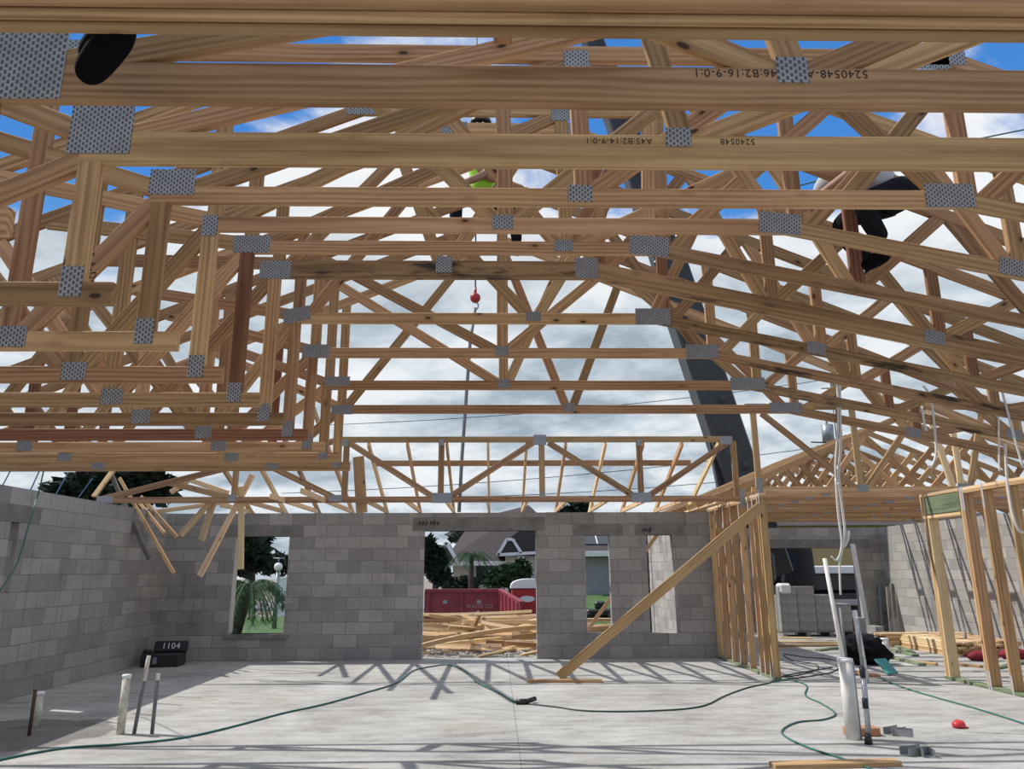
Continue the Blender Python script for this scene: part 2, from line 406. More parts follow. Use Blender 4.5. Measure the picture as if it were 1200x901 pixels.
WA = (-4.53, -3.60, 2*CO8+.02, 10*CO8+.01); DR = (-1.27, .69, 0.0, 2.125)
WB = (1.55, 1.985, 2*CO8, 10*CO8+.01); WC = (2.63, 3.09, 2*CO8-.01, 10*CO8+.01)
def build_wall(name, axis, f0, f1, a0, a1, ops, z1=WT):
    bm = bmesh.new()
    xs = sorted({a0, a1, *[v for o in ops for v in o[:2]]}); zs = sorted({0, z1, *[v for o in ops for v in o[2:]]})
    solid = lambda i, k: 0 <= i < len(xs)-1 and 0 <= k < len(zs)-1 and not any(o[0] < (xs[i]+xs[i+1])/2 < o[1] and o[2] < (zs[k]+zs[k+1])/2 < o[3] for o in ops)
    def pt(a, f, z): return bm.verts.new((a, f, z) if axis == 'x' else (f, a, z))
    def quad(*ps): bm.faces.new([pt(*p) for p in ps])
    for i in range(len(xs)-1):
        for k in range(len(zs)-1):
            if not solid(i, k): continue
            p, q, r, s = xs[i], xs[i+1], zs[k], zs[k+1]
            quad((p, f0, r), (q, f0, r), (q, f0, s), (p, f0, s)); quad((p, f1, r), (p, f1, s), (q, f1, s), (q, f1, r))
            if not solid(i-1, k): quad((p, f0, r), (p, f0, s), (p, f1, s), (p, f1, r))
            if not solid(i+1, k): quad((q, f0, r), (q, f1, r), (q, f1, s), (q, f0, s))
            if not solid(i, k-1): quad((p, f0, r), (p, f1, r), (q, f1, r), (q, f0, r))
            if not solid(i, k+1): quad((p, f0, s), (q, f0, s), (q, f1, s), (p, f1, s))
    bmesh.ops.remove_doubles(bm, verts=bm.verts, dist=1e-4)
    bmesh.ops.recalc_face_normals(bm, faces=bm.faces)
    return struct(bm_obj(name, bm, M['block']))
build_wall('wall_far', 'x', YF, YF+.2, XL-.2, 3.95, [WA, DR, WB, WC])
LWIN = (9.06, 9.22, 6*CO8, 10*CO8)  # opening narrowed so that less sun falls through onto the slab
build_wall('wall_left', 'y', XL-.2, XL, -3.0, YF, [LWIN])
GOP = (6.3, 8.82, 0, 1.95)
build_wall('wall_garage_back', 'x', 18.6, 18.8, 3.75, 9.6, [GOP])
build_wall('wall_right', 'y', 9.42, 9.62, 6.0, 18.6, [])
build_wall('wall_garage_left', 'y', 3.75, 3.95, YF+.2, 18.6, [])
def lintel(i, a0, a1, z0, z1, y0=YF-.004, y1=YF+.205):
    return struct(box('trim_%d' % i, a0, a1, y0, y1, z0, z1, M['lintel'], bev=.003))
lintel(1, -4.76, -3.36, 10*CO8+.01, 11*CO8); lintel(2, -1.47, .85, 2.125, 2.36)
lintel(3, 1.34, 2.22, 10*CO8+.01, 11*CO8); lintel(4, 2.43, 3.30, 10*CO8+.01, 11*CO8)
lintel(5, 5.9, 9.2, 1.95, 2.16, 18.594, 18.806)
struct(box('trim_6', XL-.205, XL+.004, 8.3, 9.62, 10*CO8, 11*CO8, M['lintel'], bev=.003))
struct(box('trim_7', -4.60, -3.53, YF-.03, YF+.205, 2*CO8-.06, 2*CO8+.02, M['lintel'], bev=.003))
struct(box('trim_8', -4.56, -4.52, YF+.01, YF+.2, 2*CO8+.02, 10*CO8, M['stucco'], bev=.002))  # pale lining on the left jamb, sky brightness put into its colour
# pencilled scrawl on two precast lintels
def scrawl(parent_name, x0, x1, z, y):
    bm = bmesh.new(); x = x0; rnd = random.Random(int(x0*100))
    while x < x1:
        h = rnd.uniform(.05, .095)
        if rnd.random() < .85:
            tube_bm(bm, [(x, y, z-h/2), (x+.012, y, z+h/2), (x+.03, y, z-h/3), (x+.04, y, z+h/3)], .009, 5)
        x += rnd.uniform(.05, .08)
    return struct(bm_obj(parent_name, bm, M['ink']))
scrawl('trim_9', -1.36, -1.0, 2.26, YF-.006); scrawl('trim_10', 2.50, 2.72, 2.13, YF-.006)

# ------------------------------------------------------------------ vaulted roof trusses
ORD = ['first', 'second', 'third', 'fourth', 'fifth', 'sixth', 'seventh', 'eighth', 'ninth', 'tenth', 'eleventh', 'twelfth', 'thirteenth']
TY = [2.14+.61*i-.019 for i in range(10)]
RZ = [2.900, 3.038, 3.181, 3.328, 3.463, 3.537, 3.396, 3.283, 3.138, 3.032]     # underside of the raised chord
BX = [3.55, 2.92, 2.30, 1.69, 1.06, .72, 1.33, 1.89, 2.49, 3.085]               # where it starts to slope down
FT = [3.49, 3.74, 3.99, 4.24, 4.49, 4.74, 4.97, 9, 9, 9]                        # underside of the flat top (hip trusses)
DEP = [.14, .14, .089, .089, .089, .14, .089, .089, .089, .089]
XS = -1.63; XC = .11; XR = 5.95
def ztop(i, x):      # top chord centre height
    zz = min(2.59+.4167*(x-XL), 2.59+.4167*(XR-x))-.05
    return min(zz, FT[i]+.045)
def raised(i, x):    # raised chord centre height
    h = RZ[i]+DEP[i]/2
    return h if x <= BX[i] else h+(2.49-h)*(x-BX[i])/(XR-BX[i])
TL = ['nearest vaulted truss, wide board stamped upside down, number ending 16-9-0:1',
      'second vaulted truss from the camera, wide board stamped upside down, ending 14-9-0:1',
      'third vaulted truss from the camera, first one behind the two stamped boards',
      'fourth vaulted truss from the camera, small plate on its left step post',
      'fifth vaulted truss from the camera, dark reddish post at its left step',
      'sixth vaulted truss from the camera, dark-stained board at the peak of the vault',
      'seventh vaulted truss from the camera, tilted plate at its left step',
      'eighth vaulted truss from the camera, black mildew on its sloping right board',
      'ninth vaulted truss from the camera, webs meeting at a plate near mid span',
      'tenth and farthest vaulted truss, facing the open gap of sky']
def vault_truss(i):
    Y = TY[i]
    root = empty('roof_truss', (XS, Y, 2.438), TL[i], 'roof truss', 'vaulted roof trusses over the room')
    rnd = random.Random(100+i)
    wd = lambda *o: W[rnd.choice(o)]
    ch = W['stained'] if i in (5, 6, 7) else (W['brown'] if i in (8, 9) else W['pine'])
    cnt = [0]
    def mem(name, x0, z0, x1, z1, mat, depth=.089, th=.038):
        if name in ('web', 'king_post', 'step_post'): cnt[0] += 1; th = .0374-.00016*cnt[0]      # no two faces share a plane
        return beam(name, (x0, Y, z0), (x1, Y, z1), mat, root, depth, th)
    dp = DEP[i]; hc = RZ[i]+dp/2
    # bottom chords: low left length, raised flat length, sloping right length
    low = W['red'] if i == 6 else wd('pine', 'pine', 'brown')
    mem('low_chord', XL-.02, 2.4825, -1.482+rnd.uniform(-.02, .02), 2.4825, low)
    bc = mem('raised_chord', XS-.045, hc, BX[i], hc, W['pine'] if i in (6, 7) else (W['stained'] if i == 5 else ch), dp)
    th = math.atan2(2.49-hc, XR-BX[i])
    mem('sloping_chord', BX[i]-.01, hc-.001, XR+.15, raised(i, XR+.15), ch if i < 4 else W['stained'] if i < 9 else W['brown'], dp-.002, .0376)
    # top chords
    F_ = FT[i]
    tw = wd('pine', 'brown')
    xl = XL+(F_+.05+.05-2.59)/.4167 if F_ < 5 else XC
    xr = XR-(F_+.05+.05-2.59)/.4167 if F_ < 5 else XC
    if xl > XC-.25: xl = xr = XC
    zt = 2.59+.4167*(xl-XL)-.05
    mem('top_chord', XL-.55, 2.54-.55*.4167, xl, zt, wd('pine', 'brown'))
    mem('top_chord', xr, zt, XR+.6, 2.54-.6*.4167, wd('pine', 'brown'))
    if xl < XC: mem('flat_top_chord', xl, zt, xr, zt, tw, .089, .0376)
    # the step at the left
    mem('step_post', XS, 2.527, XS, RZ[i]+(.06 if dp > .1 else .03), W['red'] if i == 4 else wd('pine', 'brown', 'pine'), .089, .0372)
    if i >= 3: mem('web', XS+.02, RZ[i]+dp-.02, XS+.02, ztop(i, XS), wd('pine', 'brown'), .089, .0368)
    def web(x0, lo, x1, mat=None, name='web'):      # from the lower joint lo=(x,z) to the top chord at x1
        z1 = ztop(i, x1)-.02
        mem(name, x0, lo, x1, z1, mat or wd('pine', 'brown', 'brown'), .089, .0364)
    B = lambda x: raised(i, x)+dp/2-.03
    # low left bay
    xlow = -2.25-.1*(i % 3)
    if i < 2: xlow = -2.75
    if i == 2: xlow = -2.2
    if i >= 1: lw = mem('web', xlow, 2.51, XS, RZ[i]+.03, W['pine'] if i == 2 else wd('pine', 'brown'), .089, .036)
    if i == 2:
        an = math.atan2(RZ[i]+.03-2.51, XS-xlow)
        text('stamp', '5240548-A-D-4', .05, ((xlow+XS)/2+.03, Y-.0192, (2.51+RZ[i]+.03)/2+.04), (pi/2, pi-an, 0), M['ink'], lw)
    if i >= 2: mem('web', xlow-.05, 2.51, xlow-.05, ztop(i, xlow-.05)-.02, wd('pine', 'brown', 'red'), .089, .0366)
    if i >= 1: mem('web', XS, RZ[i]+dp-.02, -2.95, ztop(i, -2.95)-.02, wd('pine', 'brown'), .089, .0362)
    if i >= 3: web(xlow-.1, 2.51, -3.25)
    web(-4.0, 2.51, -3.4); web(-4.0, 2.51, -4.45, None)
    mem('web', -4.02, 2.51, -4.02, ztop(i, -4.02)-.02, wd('brown', 'red'), .089, .0367)
    plate(root, xlow-.03, 2.50, Y, .13, .10); plate(root, -4.02, 2.50, Y, .13, .10)
    # centre bays
    mid = [.968, .746, .411, .035, .443, -.39, .30, .047, .067, .761][i]
    if i <= 4:
        mt = {0: .85, 1: .64}.get(i, mid)
        mem('web', XS+.1, RZ[i]+dp-.03, mt-.03, ztop(i, mt)-.03, wd('pine', 'pine', 'brown'), .089, .0364)
        mem('web', mid+.02, B(mid), mt, ztop(i, mt), wd('pine', 'brown'), .089, .0368)
        rt = {0: 2.05, 1: 2.25, 2: 1.5, 3: 1.1, 4: 1.0}[i]
        web(mid+.04, B(mid), rt)
        if i in (0, 3, 4): web(mid-.03, B(mid), {0: -.1, 3: -.8, 4: -.35}[i])
        web(BX[i]-.05, B(BX[i])-.02, rt+.05); web(BX[i]-.55, B(BX[i]-.55), rt+.9)
        plate(root, mt, ztop(i, mt)-.03, Y, .13, .10)
    elif i in (7, 8):
        mem('web', mid-.04, B(mid), XS+.05, ztop(i, XS)-.03, wd('pine', 'brown'), .089, .0364)
        mem('king_post', mid, B(mid), mid, ztop(i, XC), wd('brown', 'red'), .089, .0368)
        web(mid+.04, B(mid), 1.36 if i == 7 else .76); web(BX[i]-.05, B(BX[i]), 1.0)
    elif i == 9:
        web(XS+.06, B(XS), -.32, W['brown']); web(mid-.03, B(mid), .05, W['brown']); web(mid+.03, B(mid), 1.32, W['brown'])
        web(BX[i]-.06, B(BX[i]), 2.1)
    else:
        web(mid-.03, B(mid), -.75); web(mid+.03, B(mid), .3 if i == 5 else 1.0); web(BX[i]-.05, B(BX[i]), .95 if i == 5 else 1.7); web(XS+.1, B(XS), -.7)
    # right bays
    b = BX[i]
    if ztop(i, b)-raised(i, b) > .22:
        mem('web', b+.05, B(b+.05), b+.05, ztop(i, b+.05)-.01, wd('brown', 'red', 'brown'), .089, .0366)
    k = b+.1; j = 0
    while k < 4.5 and j < 4:
        nx = k+.62
        if ztop(i, nx)-raised(i, nx) > .16: web(k, B(k)-.02, nx)
        nn = nx+.55
        if nn < 5.0 and ztop(i, nx)-raised(i, nx) > .16:
            mem('web', nn, B(nn)-.02, nx+.05, ztop(i, nx)-.02, wd('brown', 'pine'), .089, .036)
            if ztop(i, nn)-raised(i, nn) > .25: mem('web', nn+.05, B(nn)-.02, nn+.05, ztop(i, nn)-.01, wd('brown', 'red'), .089, .0369)
            if (i+j) % 3 == 0: plate(root, nn, raised(i, nn)+.01, Y, .15, .10, th*-1)
        k = nn+.05; j += 1
    # connector plates
    big = [(.27, .30), (.25, .22), (.22, .135), (.0, .0), (.24, .12), (.23, .14), (.22, .12), (.24, .12), (.24, .09), (.22, .10)][i]
    px = [-1.52, -1.60, -1.58, 0, -1.6, -1.625, -1.62, -1.60, -1.53, -1.60][i]
    pz = [3.05, 3.185, 3.29, 0, 3.525, 3.60, 3.465, 3.34, 3.22, 3.07][i]
    if big[0]: plate(root, px, pz, Y, big[0], big[1], {6: -.2}.get(i, 0))
    else: plate(root, XS, RZ[i]+.03, Y, .085, .13)
    plate(root, XS, 2.528, Y, .085, .125)
    if i >= 2: plate(root, b-.05, hc+.015, Y, [0, 0, .25, .24, .26, .17, .29, .29, .34, .34][i], [0, 0, .13, .13, .14, .16, .14, .13, .12, .11][i], .1 if i in (3, 4) else 0)
    plate(root, mid, B(mid)+(.02 if i < 2 else 0), Y, .12 if i > 1 else .105, [.095, .085, .09, .09, .08, .13, .08, .09, .09, .09][i])
    if xl < XC:
        plate(root, xl, zt, Y, .2, .1); plate(root, xr, zt, Y, .2, .1)
        if i == 2: plate(root, 2.26, FT[i]+.03, Y, .2, .11)
    # purlin of stamps
    if i == 0:
        text('stamp', '5240548-A-D-A46:B2:16-9-0:1', .042, (.93, Y-.0195, RZ[i]+.118), (pi/2, pi, 0), M['ink'], bc)
    if i == 1:
        text('stamp', '5240548', .038, (.99, Y-.0195, RZ[i]+.112), (pi/2, pi, 0), M['ink'], bc)
        text('stamp', 'A45:B2:14-9-0:1', .038, (.50, Y-.0195, RZ[i]+.112), (pi/2, pi, 0), M['ink'], bc)
    return root
for i in range(10): vault_truss(i)

# three-ply girder truss just above and ahead of the camera
def near_girder():
    root = empty('girder_truss', (0, 1.50, 2.70), 'three-ply girder truss crossing the very top of the picture, nearest overhead', 'girder truss')
    for k, y in enumerate((1.443, 1.487, 1.534)):
        mats = ('brown', 'pine', 'brown')
        z0 = 2.694+(.0, .0, .002)[k]
        beam('bottom_chord', (-4.2, y, z0+.07), (4.3, y, z0+.07), W[mats[k]], root, .14, .037)
        beam('top_chord', (-3.9, y, 3.28), (4.1, y, 3.28), W['brown'], root, .089, .037)
    for q, (a, b_) in enumerate(((-3.6, -2.6), (-1.6, -2.6), (-1.6, -.6), (.4, -.6), (.4, 1.4), (2.4, 1.4), (2.4, 3.4))):
        for y in (1.447, 1.532): beam('web', (a, y, 2.82), (b_, y, 3.25), W['pine'], root, .089, .0365-.0003*q)
    plate(root, 1.08, 2.845, 1.447, .26, .06)
near_girder()
# blocking piece standing between the girder and the first truss
tag(beam('blocking', (.02, 1.7, 3.05), (.02, 2.1, 3.15), W['brown'], None, .06, .06, (1, 0, 0)), 'short wooden blocking stub between the overhead girder and nearest truss', 'blocking')

# ------------------------------------------------------------------ flat-topped hip girder above the far wall, and its jacks
GY = 11.25
def hip_girder():
    root = empty('hip_girder_truss', (0, GY, 2.438), 'flat-topped hip girder truss low above the far block wall, six plates along it', 'girder truss')
    zb = 2.4825; zt = 3.387
    beam('bottom_chord', (XL-.02, GY, zb), (3.76, GY, zb), W['brown'], root, .089)
    beam('flat_top_chord', (-2.42, GY, zt), (3.62, GY, zt), W['brown'], root, .089)
    beam('sloping_top_chord', (XL-.1, GY, 2.50), (-2.38, GY, zt), W['brown'], root, .089, .0372)
    cnt = [0]
    def w(a, za, b, zb_, m='brown'):
        cnt[0] += 1; beam('web', (a, GY, za), (b, GY, zb_), W[m], root, .089, .0368-.0003*cnt[0])
    xs = lambda x: P(x, 550, Y=GY).x
    for x in (405, 517, 635, 750): w(xs(x), zb+.03, xs(x), zt-.03)
    w(xs(866)-.06, zb-.02, xs(866)-.06, zt-.03)
    w(xs(408), zt-.05, xs(508), zb+.04); w(xs(528), zb+.04, xs(625), zt-.05)
    w(xs(643), zt-.05, xs(742), zb+.04); w(xs(758), zb+.04, xs(855), zt-.05)
    w(xs(392), zb+.04, xs(300), 3.08); w(xs(277), zb+.03, xs(277), 2.98); w(xs(270), zb+.04, xs(200), 2.74)
    for x, z, a, h in ((518, zb+.02, .31, .15), (750, zb+.02, .30, .15), (633, zt-.01, .19, .16), (853, zt-.02, .19, .12), (402, zt-.05, .11, .11),
                       (128, zb+.01, .24, .10), (275, zb+.03, .12, .10), (395, zb+.02, .2, .1), (517, zt-.04, .07, .1), (750, zt-.05, .06, .1), (867, zb, .08, .26), (635, zb+.06, .07, .09)):
        plate(root, xs(x), z, GY, a, h, mat=M['dullzinc'])
hip_girder()
tag(beam('ridge_brace', (-1.95, 12.0, 3.13), (3.15, 12.0, 3.13), W['pine'], None, .09, .038), 'long horizontal board crossing behind the top of the hip girder', 'brace')
JX = [-4.35, -3.75, -3.16, -2.56, -1.95, -1.36, -.76, -.13, .46, 1.06, 1.67, 2.25, 2.85, 3.42]
for k, x in enumerate(JX):
    zt = 3.33 if x > -2.5 else 2.56+.4167*(x-XL)-.1
    root = empty('jack_truss', (x, YF, WT), 'slender jack truss between hip girder and far wall, %s from the left' % (ORD+['fourteenth'])[k], 'jack truss', 'jack trusses along the far wall')
    y1 = GY+.03 if x > -2.5 else YF-(zt-2.55)/.36
    beam('top_chord', (x, y1, zt), (x, YF+.5, 2.53-.5*.36), W['pale' if k % 3 == 1 else 'pine'], root, .089, .038, (1, 0, 0))
    beam('bottom_chord', (x, y1, 2.475), (x, YF+.1, 2.475), W['pale'], root, .07, .0376, (1, 0, 0))

# ------------------------------------------------------------------ garage trusses behind the stud walls
GZ = 2.52
def garage_truss(k):
    Y = 11.42+.61*(k-1)
    root = empty('garage_truss', (3.75, Y, GZ), 'low gable truss over the garage, %s back from the front one' % ORD[k-1], 'roof truss', 'garage gable trusses')
    rnd = random.Random(k); xa, xb = 3.72, 9.6; xm = (xa+xb)/2; r = .4167
    wd = lambda: W[rnd.choice(('pine', 'brown', 'pine'))]
    beam('bottom_chord', (xa, Y, GZ+.0445), (xb, Y, GZ+.0445), wd(), root)
    zp = GZ+.14+r*(xm-xa)
    beam('top_chord', (xa-.5, Y, GZ+.14-.5*r), (xm, Y, zp), wd(), root); beam('top_chord', (xb+.5, Y, GZ+.14-.5*r), (xm, Y, zp), wd(), root)
    tz = lambda x: GZ+.10+r*(min(x, xb+xa-x)-xa)
    for q, (a, b_) in enumerate(((5.05, 4.7), (5.05, 5.75), (6.66, 5.75), (6.66, 7.55), (8.2, 7.55), (8.2, 8.6))):
        beam('web', (a, Y, GZ+.06), (b_, Y, tz(b_)), wd(), root, .089, .0366-.0003*q)
    plate(root, 5.05, GZ+.06, Y, .13, .09); plate(root, 6.66, GZ+.06, Y, .16, .1); plate(root, 8.2, GZ+.06, Y, .13, .09)
for k in range(1, 12): garage_truss(k)
def garage_front():
    Y = 10.80
    root = empty('girder_truss', (3.75, Y, GZ), 'front garage truss on the stud walls, orange boards fanning up from its plate', 'girder truss')
    beam('bottom_chord', (3.70, Y, GZ+.0445), (9.5, Y, GZ+.0445), W['pine'], root); beam('top_chord', (3.70, Y, 3.80), (9.5, Y, 3.80), W['brown'], root)
    xs = lambda x: P(x, 540, Y=Y).x
    cnt = [0]
    def w(a, za, b_, zb, m='pine', name='web', th=.0366):
        cnt[0] += 1; beam(name, (a, Y, za), (b_, Y, zb), W[m], root, .089, .0372-.0003*cnt[0])
    w(xs(887), GZ+.02, xs(887), 3.78); w(xs(897), 3.70, xs(1000), GZ+.06, 'brown'); w(xs(1005), GZ+.07, xs(1005), 3.75)
    w(xs(1012), GZ+.07, xs(1085), 3.75, 'brown'); w(xs(1112), GZ+.08, xs(1095), 3.75, 'pale', 'web', .036); w(xs(1122), GZ+.08, xs(1122), 3.75, 'pale'); w(xs(1132), GZ+.08, xs(1160), 3.75, 'brown', 'web', .0355)
    for x, a, h in ((887, .09, .28), (1007, .16, .1), (1125, .2, .12)): plate(root, xs(x), GZ+.07, Y, a, h)
    plate(root, xs(892), 3.8, Y, .25, .09)
garage_front()

# ------------------------------------------------------------------ stud walls
def stud_wall(X, ys, y0, y1, ztop_, label, d=.14):
    root = empty('stud_wall', (X, y0, 0), label, 'stud wall', 'timber stud walls')
    beam('bottom_plate', (X, y0, .019), (X, y1, .019), W['green'], root, .038, d, (1, 0, 0))
    for q in (0, 1): beam('top_plate', (X, y0-.005*q, ztop_-.019-.0385*q), (X, y1, ztop_-.019-.0385*q), W['pale' if q == 0 else 'pine'], root, .038, d, (1, 0, 0))
    for k, y in enumerate(ys):
        s = beam('stud', (X, y, .038), (X, y, ztop_-.077), W['pine'], root, d, .038, (0, 1, 0))
        bm = bmesh.new()                              # metal tie at the foot and head of the stud
        bbox_bm(bm, -d/2-.0035, -d/2-.0005, -.012, .012, .0, .22); bbox_bm(bm, -d/2-.0035, -d/2-.0005, -.012, .012, ztop_-.30, ztop_+.01)
        st = bm_obj('strap', bm, M['zinc'], root, loc=(X, y-.02, 0))
    return root
stud_wall(3.78, [13.2, 12.80, 12.40, 12.0, 11.58, 11.12, 10.93, 10.72, 10.63], 10.60, 13.29, 2.50, 'timber stud wall left of the garage opening with a diagonal brace against it', .10)
XW = 6.13
rw = stud_wall(XW, [9.70, 9.655, 9.25, 8.78, 8.3, 7.85], 7.8, 9.72, 2.47, 'timber stud wall at the right edge with a green board header')
def right_posts():
    for dx_, k in ((0, 0), (0, 1), (0, 2)): beam('stud', (XW, 10.58-.039*k, .038), (XW, 10.58-.039*k, 2.12), W['pine' if k < 2 else 'pale'], rw, .14, .037, (0, 1, 0))
    beam('bottom_plate', (XW, 9.72, .019), (XW, 10.62, .019), W['green'], rw, .038, .14, (1, 0, 0))
    beam('top_plate', (XW, 9.7, 2.451), (XW, 10.66, 2.451), W['pale'], rw, .038, .14, (1, 0, 0))
    beam('header', (XW-.05, 9.74, 2.30), (XW-.05, 10.58, 2.30), W['green'], rw, .24, .03, (1, 0, 0))
    beam('header_sill', (XW, 9.74, 2.145), (XW, 10.62, 2.145), W['pale'], rw, .038, .14, (1, 0, 0))
    beam('stud', (XW, 10.64, 2.13), (XW, 10.64, 2.43), W['pale'], rw, .14, .037, (0, 1, 0))
    beam('stud', (XW, 10.56, 2.165), (XW, 10.56, 2.43), W['pale'], rw, .138, .037, (0, 1, 0))
right_posts()
a = P(655, 793, Z=.05); b = P(892, 593, X=3.66)
tag(beam('diagonal_brace', a, b, W['pine'], None, .135, .036, (.1, 1, 0)), 'long diagonal timber brace from the slab up to the left stud wall', 'brace')
a = P(617, 797, Z=.02); b = P(705, 797, Z=.02)
tag(beam('floor_cleat', a+Vector((0, -.05, 0)), b+Vector((0, -.05, 0)), W['pine'], None, .036, .09), 'board lying flat on the slab under the foot of the diagonal brace', 'board')
# loose diagonal stick beyond the right window
# ------------------------------------------------------------------ boards dangling in the left corner
def loose(x0, y0, x1, y1, Y0, Y1, m, label, dep=.085, th=.036, name='hanging_board', group='boards dangling in the left corner', tdir=(.25, 1, .1)):
    return tag(beam(name, P(x0, y0, Y=Y0), P(x1, y1, Y=Y1), W[m], None, dep, th, tdir), label, 'board', group)
loose(129, 553, 175, 655, 12.2, 12.0, 'weather', 'weathered board dangling beside the left wall, its lower end ragged', .07)
loose(140, 560, 204, 672, 12.3, 11.7, 'pine', 'long brown board dangling lowest of those beside the left corner', .05)
loose(160, 585, 193, 625, 12.7, 12.2, 'pine', 'short brown board dangling in the left corner, left of its twin', .05)
loose(165, 582, 208, 630, 12.9, 12.4, 'pine', 'short brown board dangling in the left corner, right of its twin', .06)
loose(250, 584, 212, 627, 11.31, 11.36, 'pale', 'pale short board dangling left of the window, tilted to the left')
loose(252, 582, 236, 633, 11.33, 11.36, 'pale', 'pale short board dangling left of the window, nearly upright', .1)
loose(296, 556, 234, 675, 11.32, 11.36, 'pale', 'longest pale board hanging diagonally before the far wall beside the window')
loose(283, 570, 282, 667, 11.32, 11.34, 'pale', 'pale board hanging straight down in front of the left window', .09)
loose(110, 582, 135, 548, 11.9, 12.2, 'pine', 'board slanting up from the left wall top behind the hip girder', .09, .036, 'loose_board')
loose(200, 577, 222, 562, 12.4, 12.4, 'pale', 'short pale rafter rising behind the left part of the hip girder', .08, .036, 'loose_board')
loose(222, 562, 268, 578, 12.4, 12.4, 'pale', 'short pale rafter falling behind the left part of the hip girder', .08, .036, 'loose_board')
loose(180, 600, 268, 588, 12.9, 12.4, 'pale', 'pale board lying along the far wall top at the left corner', .07, .036, 'loose_board')
loose(420, 535, 424, 601, 11.295, 11.31, 'pine', 'upright board end standing behind the hip girder beside the last step', .17, .036, 'loose_board', None)

# hold-down straps standing out of the left wall top
for k, (x0, y0, x1, y1) in enumerate(((3, 569, 12, 552), (36, 574, 46, 552), (65, 580, 80, 553), (91, 584, 108, 561))):
    a = P(x0, y0, Z=WT-.02); b = P(x1, y1, Y=a.y-.08)
    tag(beam('wall_strap', a, b, M['skytint'], None, .03, .004, (1, 0, 0), 0),
        'thin strap tinted sky-blue sticking up from the left block wall, %s from the left' % ORD[k], 'strap', 'hold-down straps on the left wall')

# thin green line hanging over the left wall
tag(tube('green_line', spline([P(58, 520, Y=7.9), P(46, 574, Y=8.9), P(38, 600, Y=8.8), P(20, 660, Y=8.6), P(0, 692, Y=8.3)]), .008, M['hose'], None, 6),
    'thin green line hanging down in front of the left block wall', 'cord')

# ------------------------------------------------------------------ hanging white cables
def cable(pts, label, r=.011, name='hanging_cable'):
    return tag(tube(name, spline([P(x, y, Y=Y) for x, y, Y in pts], 6), r, M['cable'], None, 6), label, 'cable', 'white cables hanging from the trusses')
cable([(981, 436, 7.572), (982, 500, 7.572), (979, 545, 7.572), (982, 600, 7.572), (987, 640, 7.572), (984, 660, 7.572), (985, 697, 7.572)], 'longest white cable hanging in the garage opening, ending above the pipes', .010)
cable([(984, 440, 7.574), (985, 520, 7.574), (983, 560, 7.574), (990, 620, 7.574), (988, 640, 7.574), (993, 634, 7.574), (995, 622, 7.574)], 'white cable with an upturned hooked end in the garage opening', .012)
cable([(979, 560, 7.570), (984, 610, 7.570), (986, 640, 7.570), (981, 656, 7.570), (974, 652, 7.570)], 'white cable curling left at its end in the garage opening', .009)
cable([(1082, 452, 6.968), (1090, 464, 6.968), (1094, 490, 6.968), (1097, 530, 6.968), (1091, 547, 6.968), (1088, 545, 6.968)], 'white cable hooked at its end below the mid right trusses', .011)
cable([(1080, 476, 6.968), (1083, 495, 6.968), (1086, 505, 6.968)], 'shortest white cable end among the right trusses', .012)
cable([(1168, 433, 6.355), (1180, 480, 6.355), (1190, 517, 6.355), (1199, 548, 6.355)], 'grey white cable near the right picture edge', .010)
cable([(1178, 520, 6.968), (1180, 560, 6.968), (1186, 600, 6.968), (1193, 620, 6.968), (1199, 624, 6.968)], 'white cable dangling before the right stud wall', .012)
cable([(1170, 488, 6.968), (1171, 545, 6.968), (1172, 552, 6.968)], 'short white cable end beside the right stud wall cable', .009)

# ------------------------------------------------------------------ pipes standing out of the slab
def upright(name, base, top_y, r, m, label, cat='pipe', cap=None, group=None, tip=None, lean=(0, 0)):
    b = P(*base, Z=0); tpx = None
    # height: solve on the vertical line through the base
    lo, hi = 0.0, 3.0
    for _ in range(40):
        mid = (lo+hi)/2; v = RM.inverted() @ (b+Vector((0, 0, mid))-CO); yy = 450.5-F*v.y/-v.z
        if yy > top_y: lo = mid
        else: hi = mid
    h = lo; tp = Vector((lean[0], lean[1], h))
    root = empty(name, b, label, cat, group)
    bm = bmesh.new()
    if cap == 'open':
        tube_bm(bm, [(0, 0, 0), tp], r, 16, False); tube_bm(bm, [tp, Vector((0, 0, 0))], r*.82, 16, False)
        ring = bm.verts[:]
        bm.verts.ensure_lookup_table()
        for k in range(16): bm.faces.new((bm.verts[16+k], bm.verts[16+(k+1) % 16], bm.verts[32+(-k-1) % 16], bm.verts[32+(-k) % 16])) if False else None
        bmesh.ops.recalc_face_normals(bm, faces=bm.faces)
    else: tube_bm(bm, [(0, 0, 0), tp], r, 14)
    o = bm_obj('body', bm, m, root, True, loc=b)
    if cap == 'cap': tube('cap', [b+tp-Vector((0, 0, .025)), b+tp+Vector((0, 0, .006))], r*1.12, M['white'], root, 14)
    if tip: tube('tip', [b+tp*tip[0], b+tp+Vector((0, 0, .004))], r*1.15, tip[1], root, 10)
    return root, b, h
upright('pipe_stub', (40, 852), 811, .048, M['pvc_dirty'], 'short dirty white pipe stub nearest the left wall', cap='cap')
upright('rebar_stake', (34, 862), 808, .016, M['rust'], 'rusty stake standing in the damp patch beside the short pipe stub', 'stake')
upright('vent_pipe', (141, 860), 791, .036, M['pvc_dirty'], 'white pipe left of the two grey conduits by the left wall', cap='cap')
upright('conduit', (157, 860), 769, .017, M['conduit'], 'taller thin grey conduit with a yellow upper half', 'pipe', tip=(.68, M['pvc_dirty']), lean=(.06, .0))
upright('conduit', (178, 860), 790, .017, M['conduit'], 'shorter thin grey conduit with a pale tip, right of the taller one', 'pipe', tip=(.9, M['pvc']))
upright('drain_pipe', (1000, 866), 772, .060, M['pvc'], 'thick white pipe standing on the slab at the right', cap='cap')
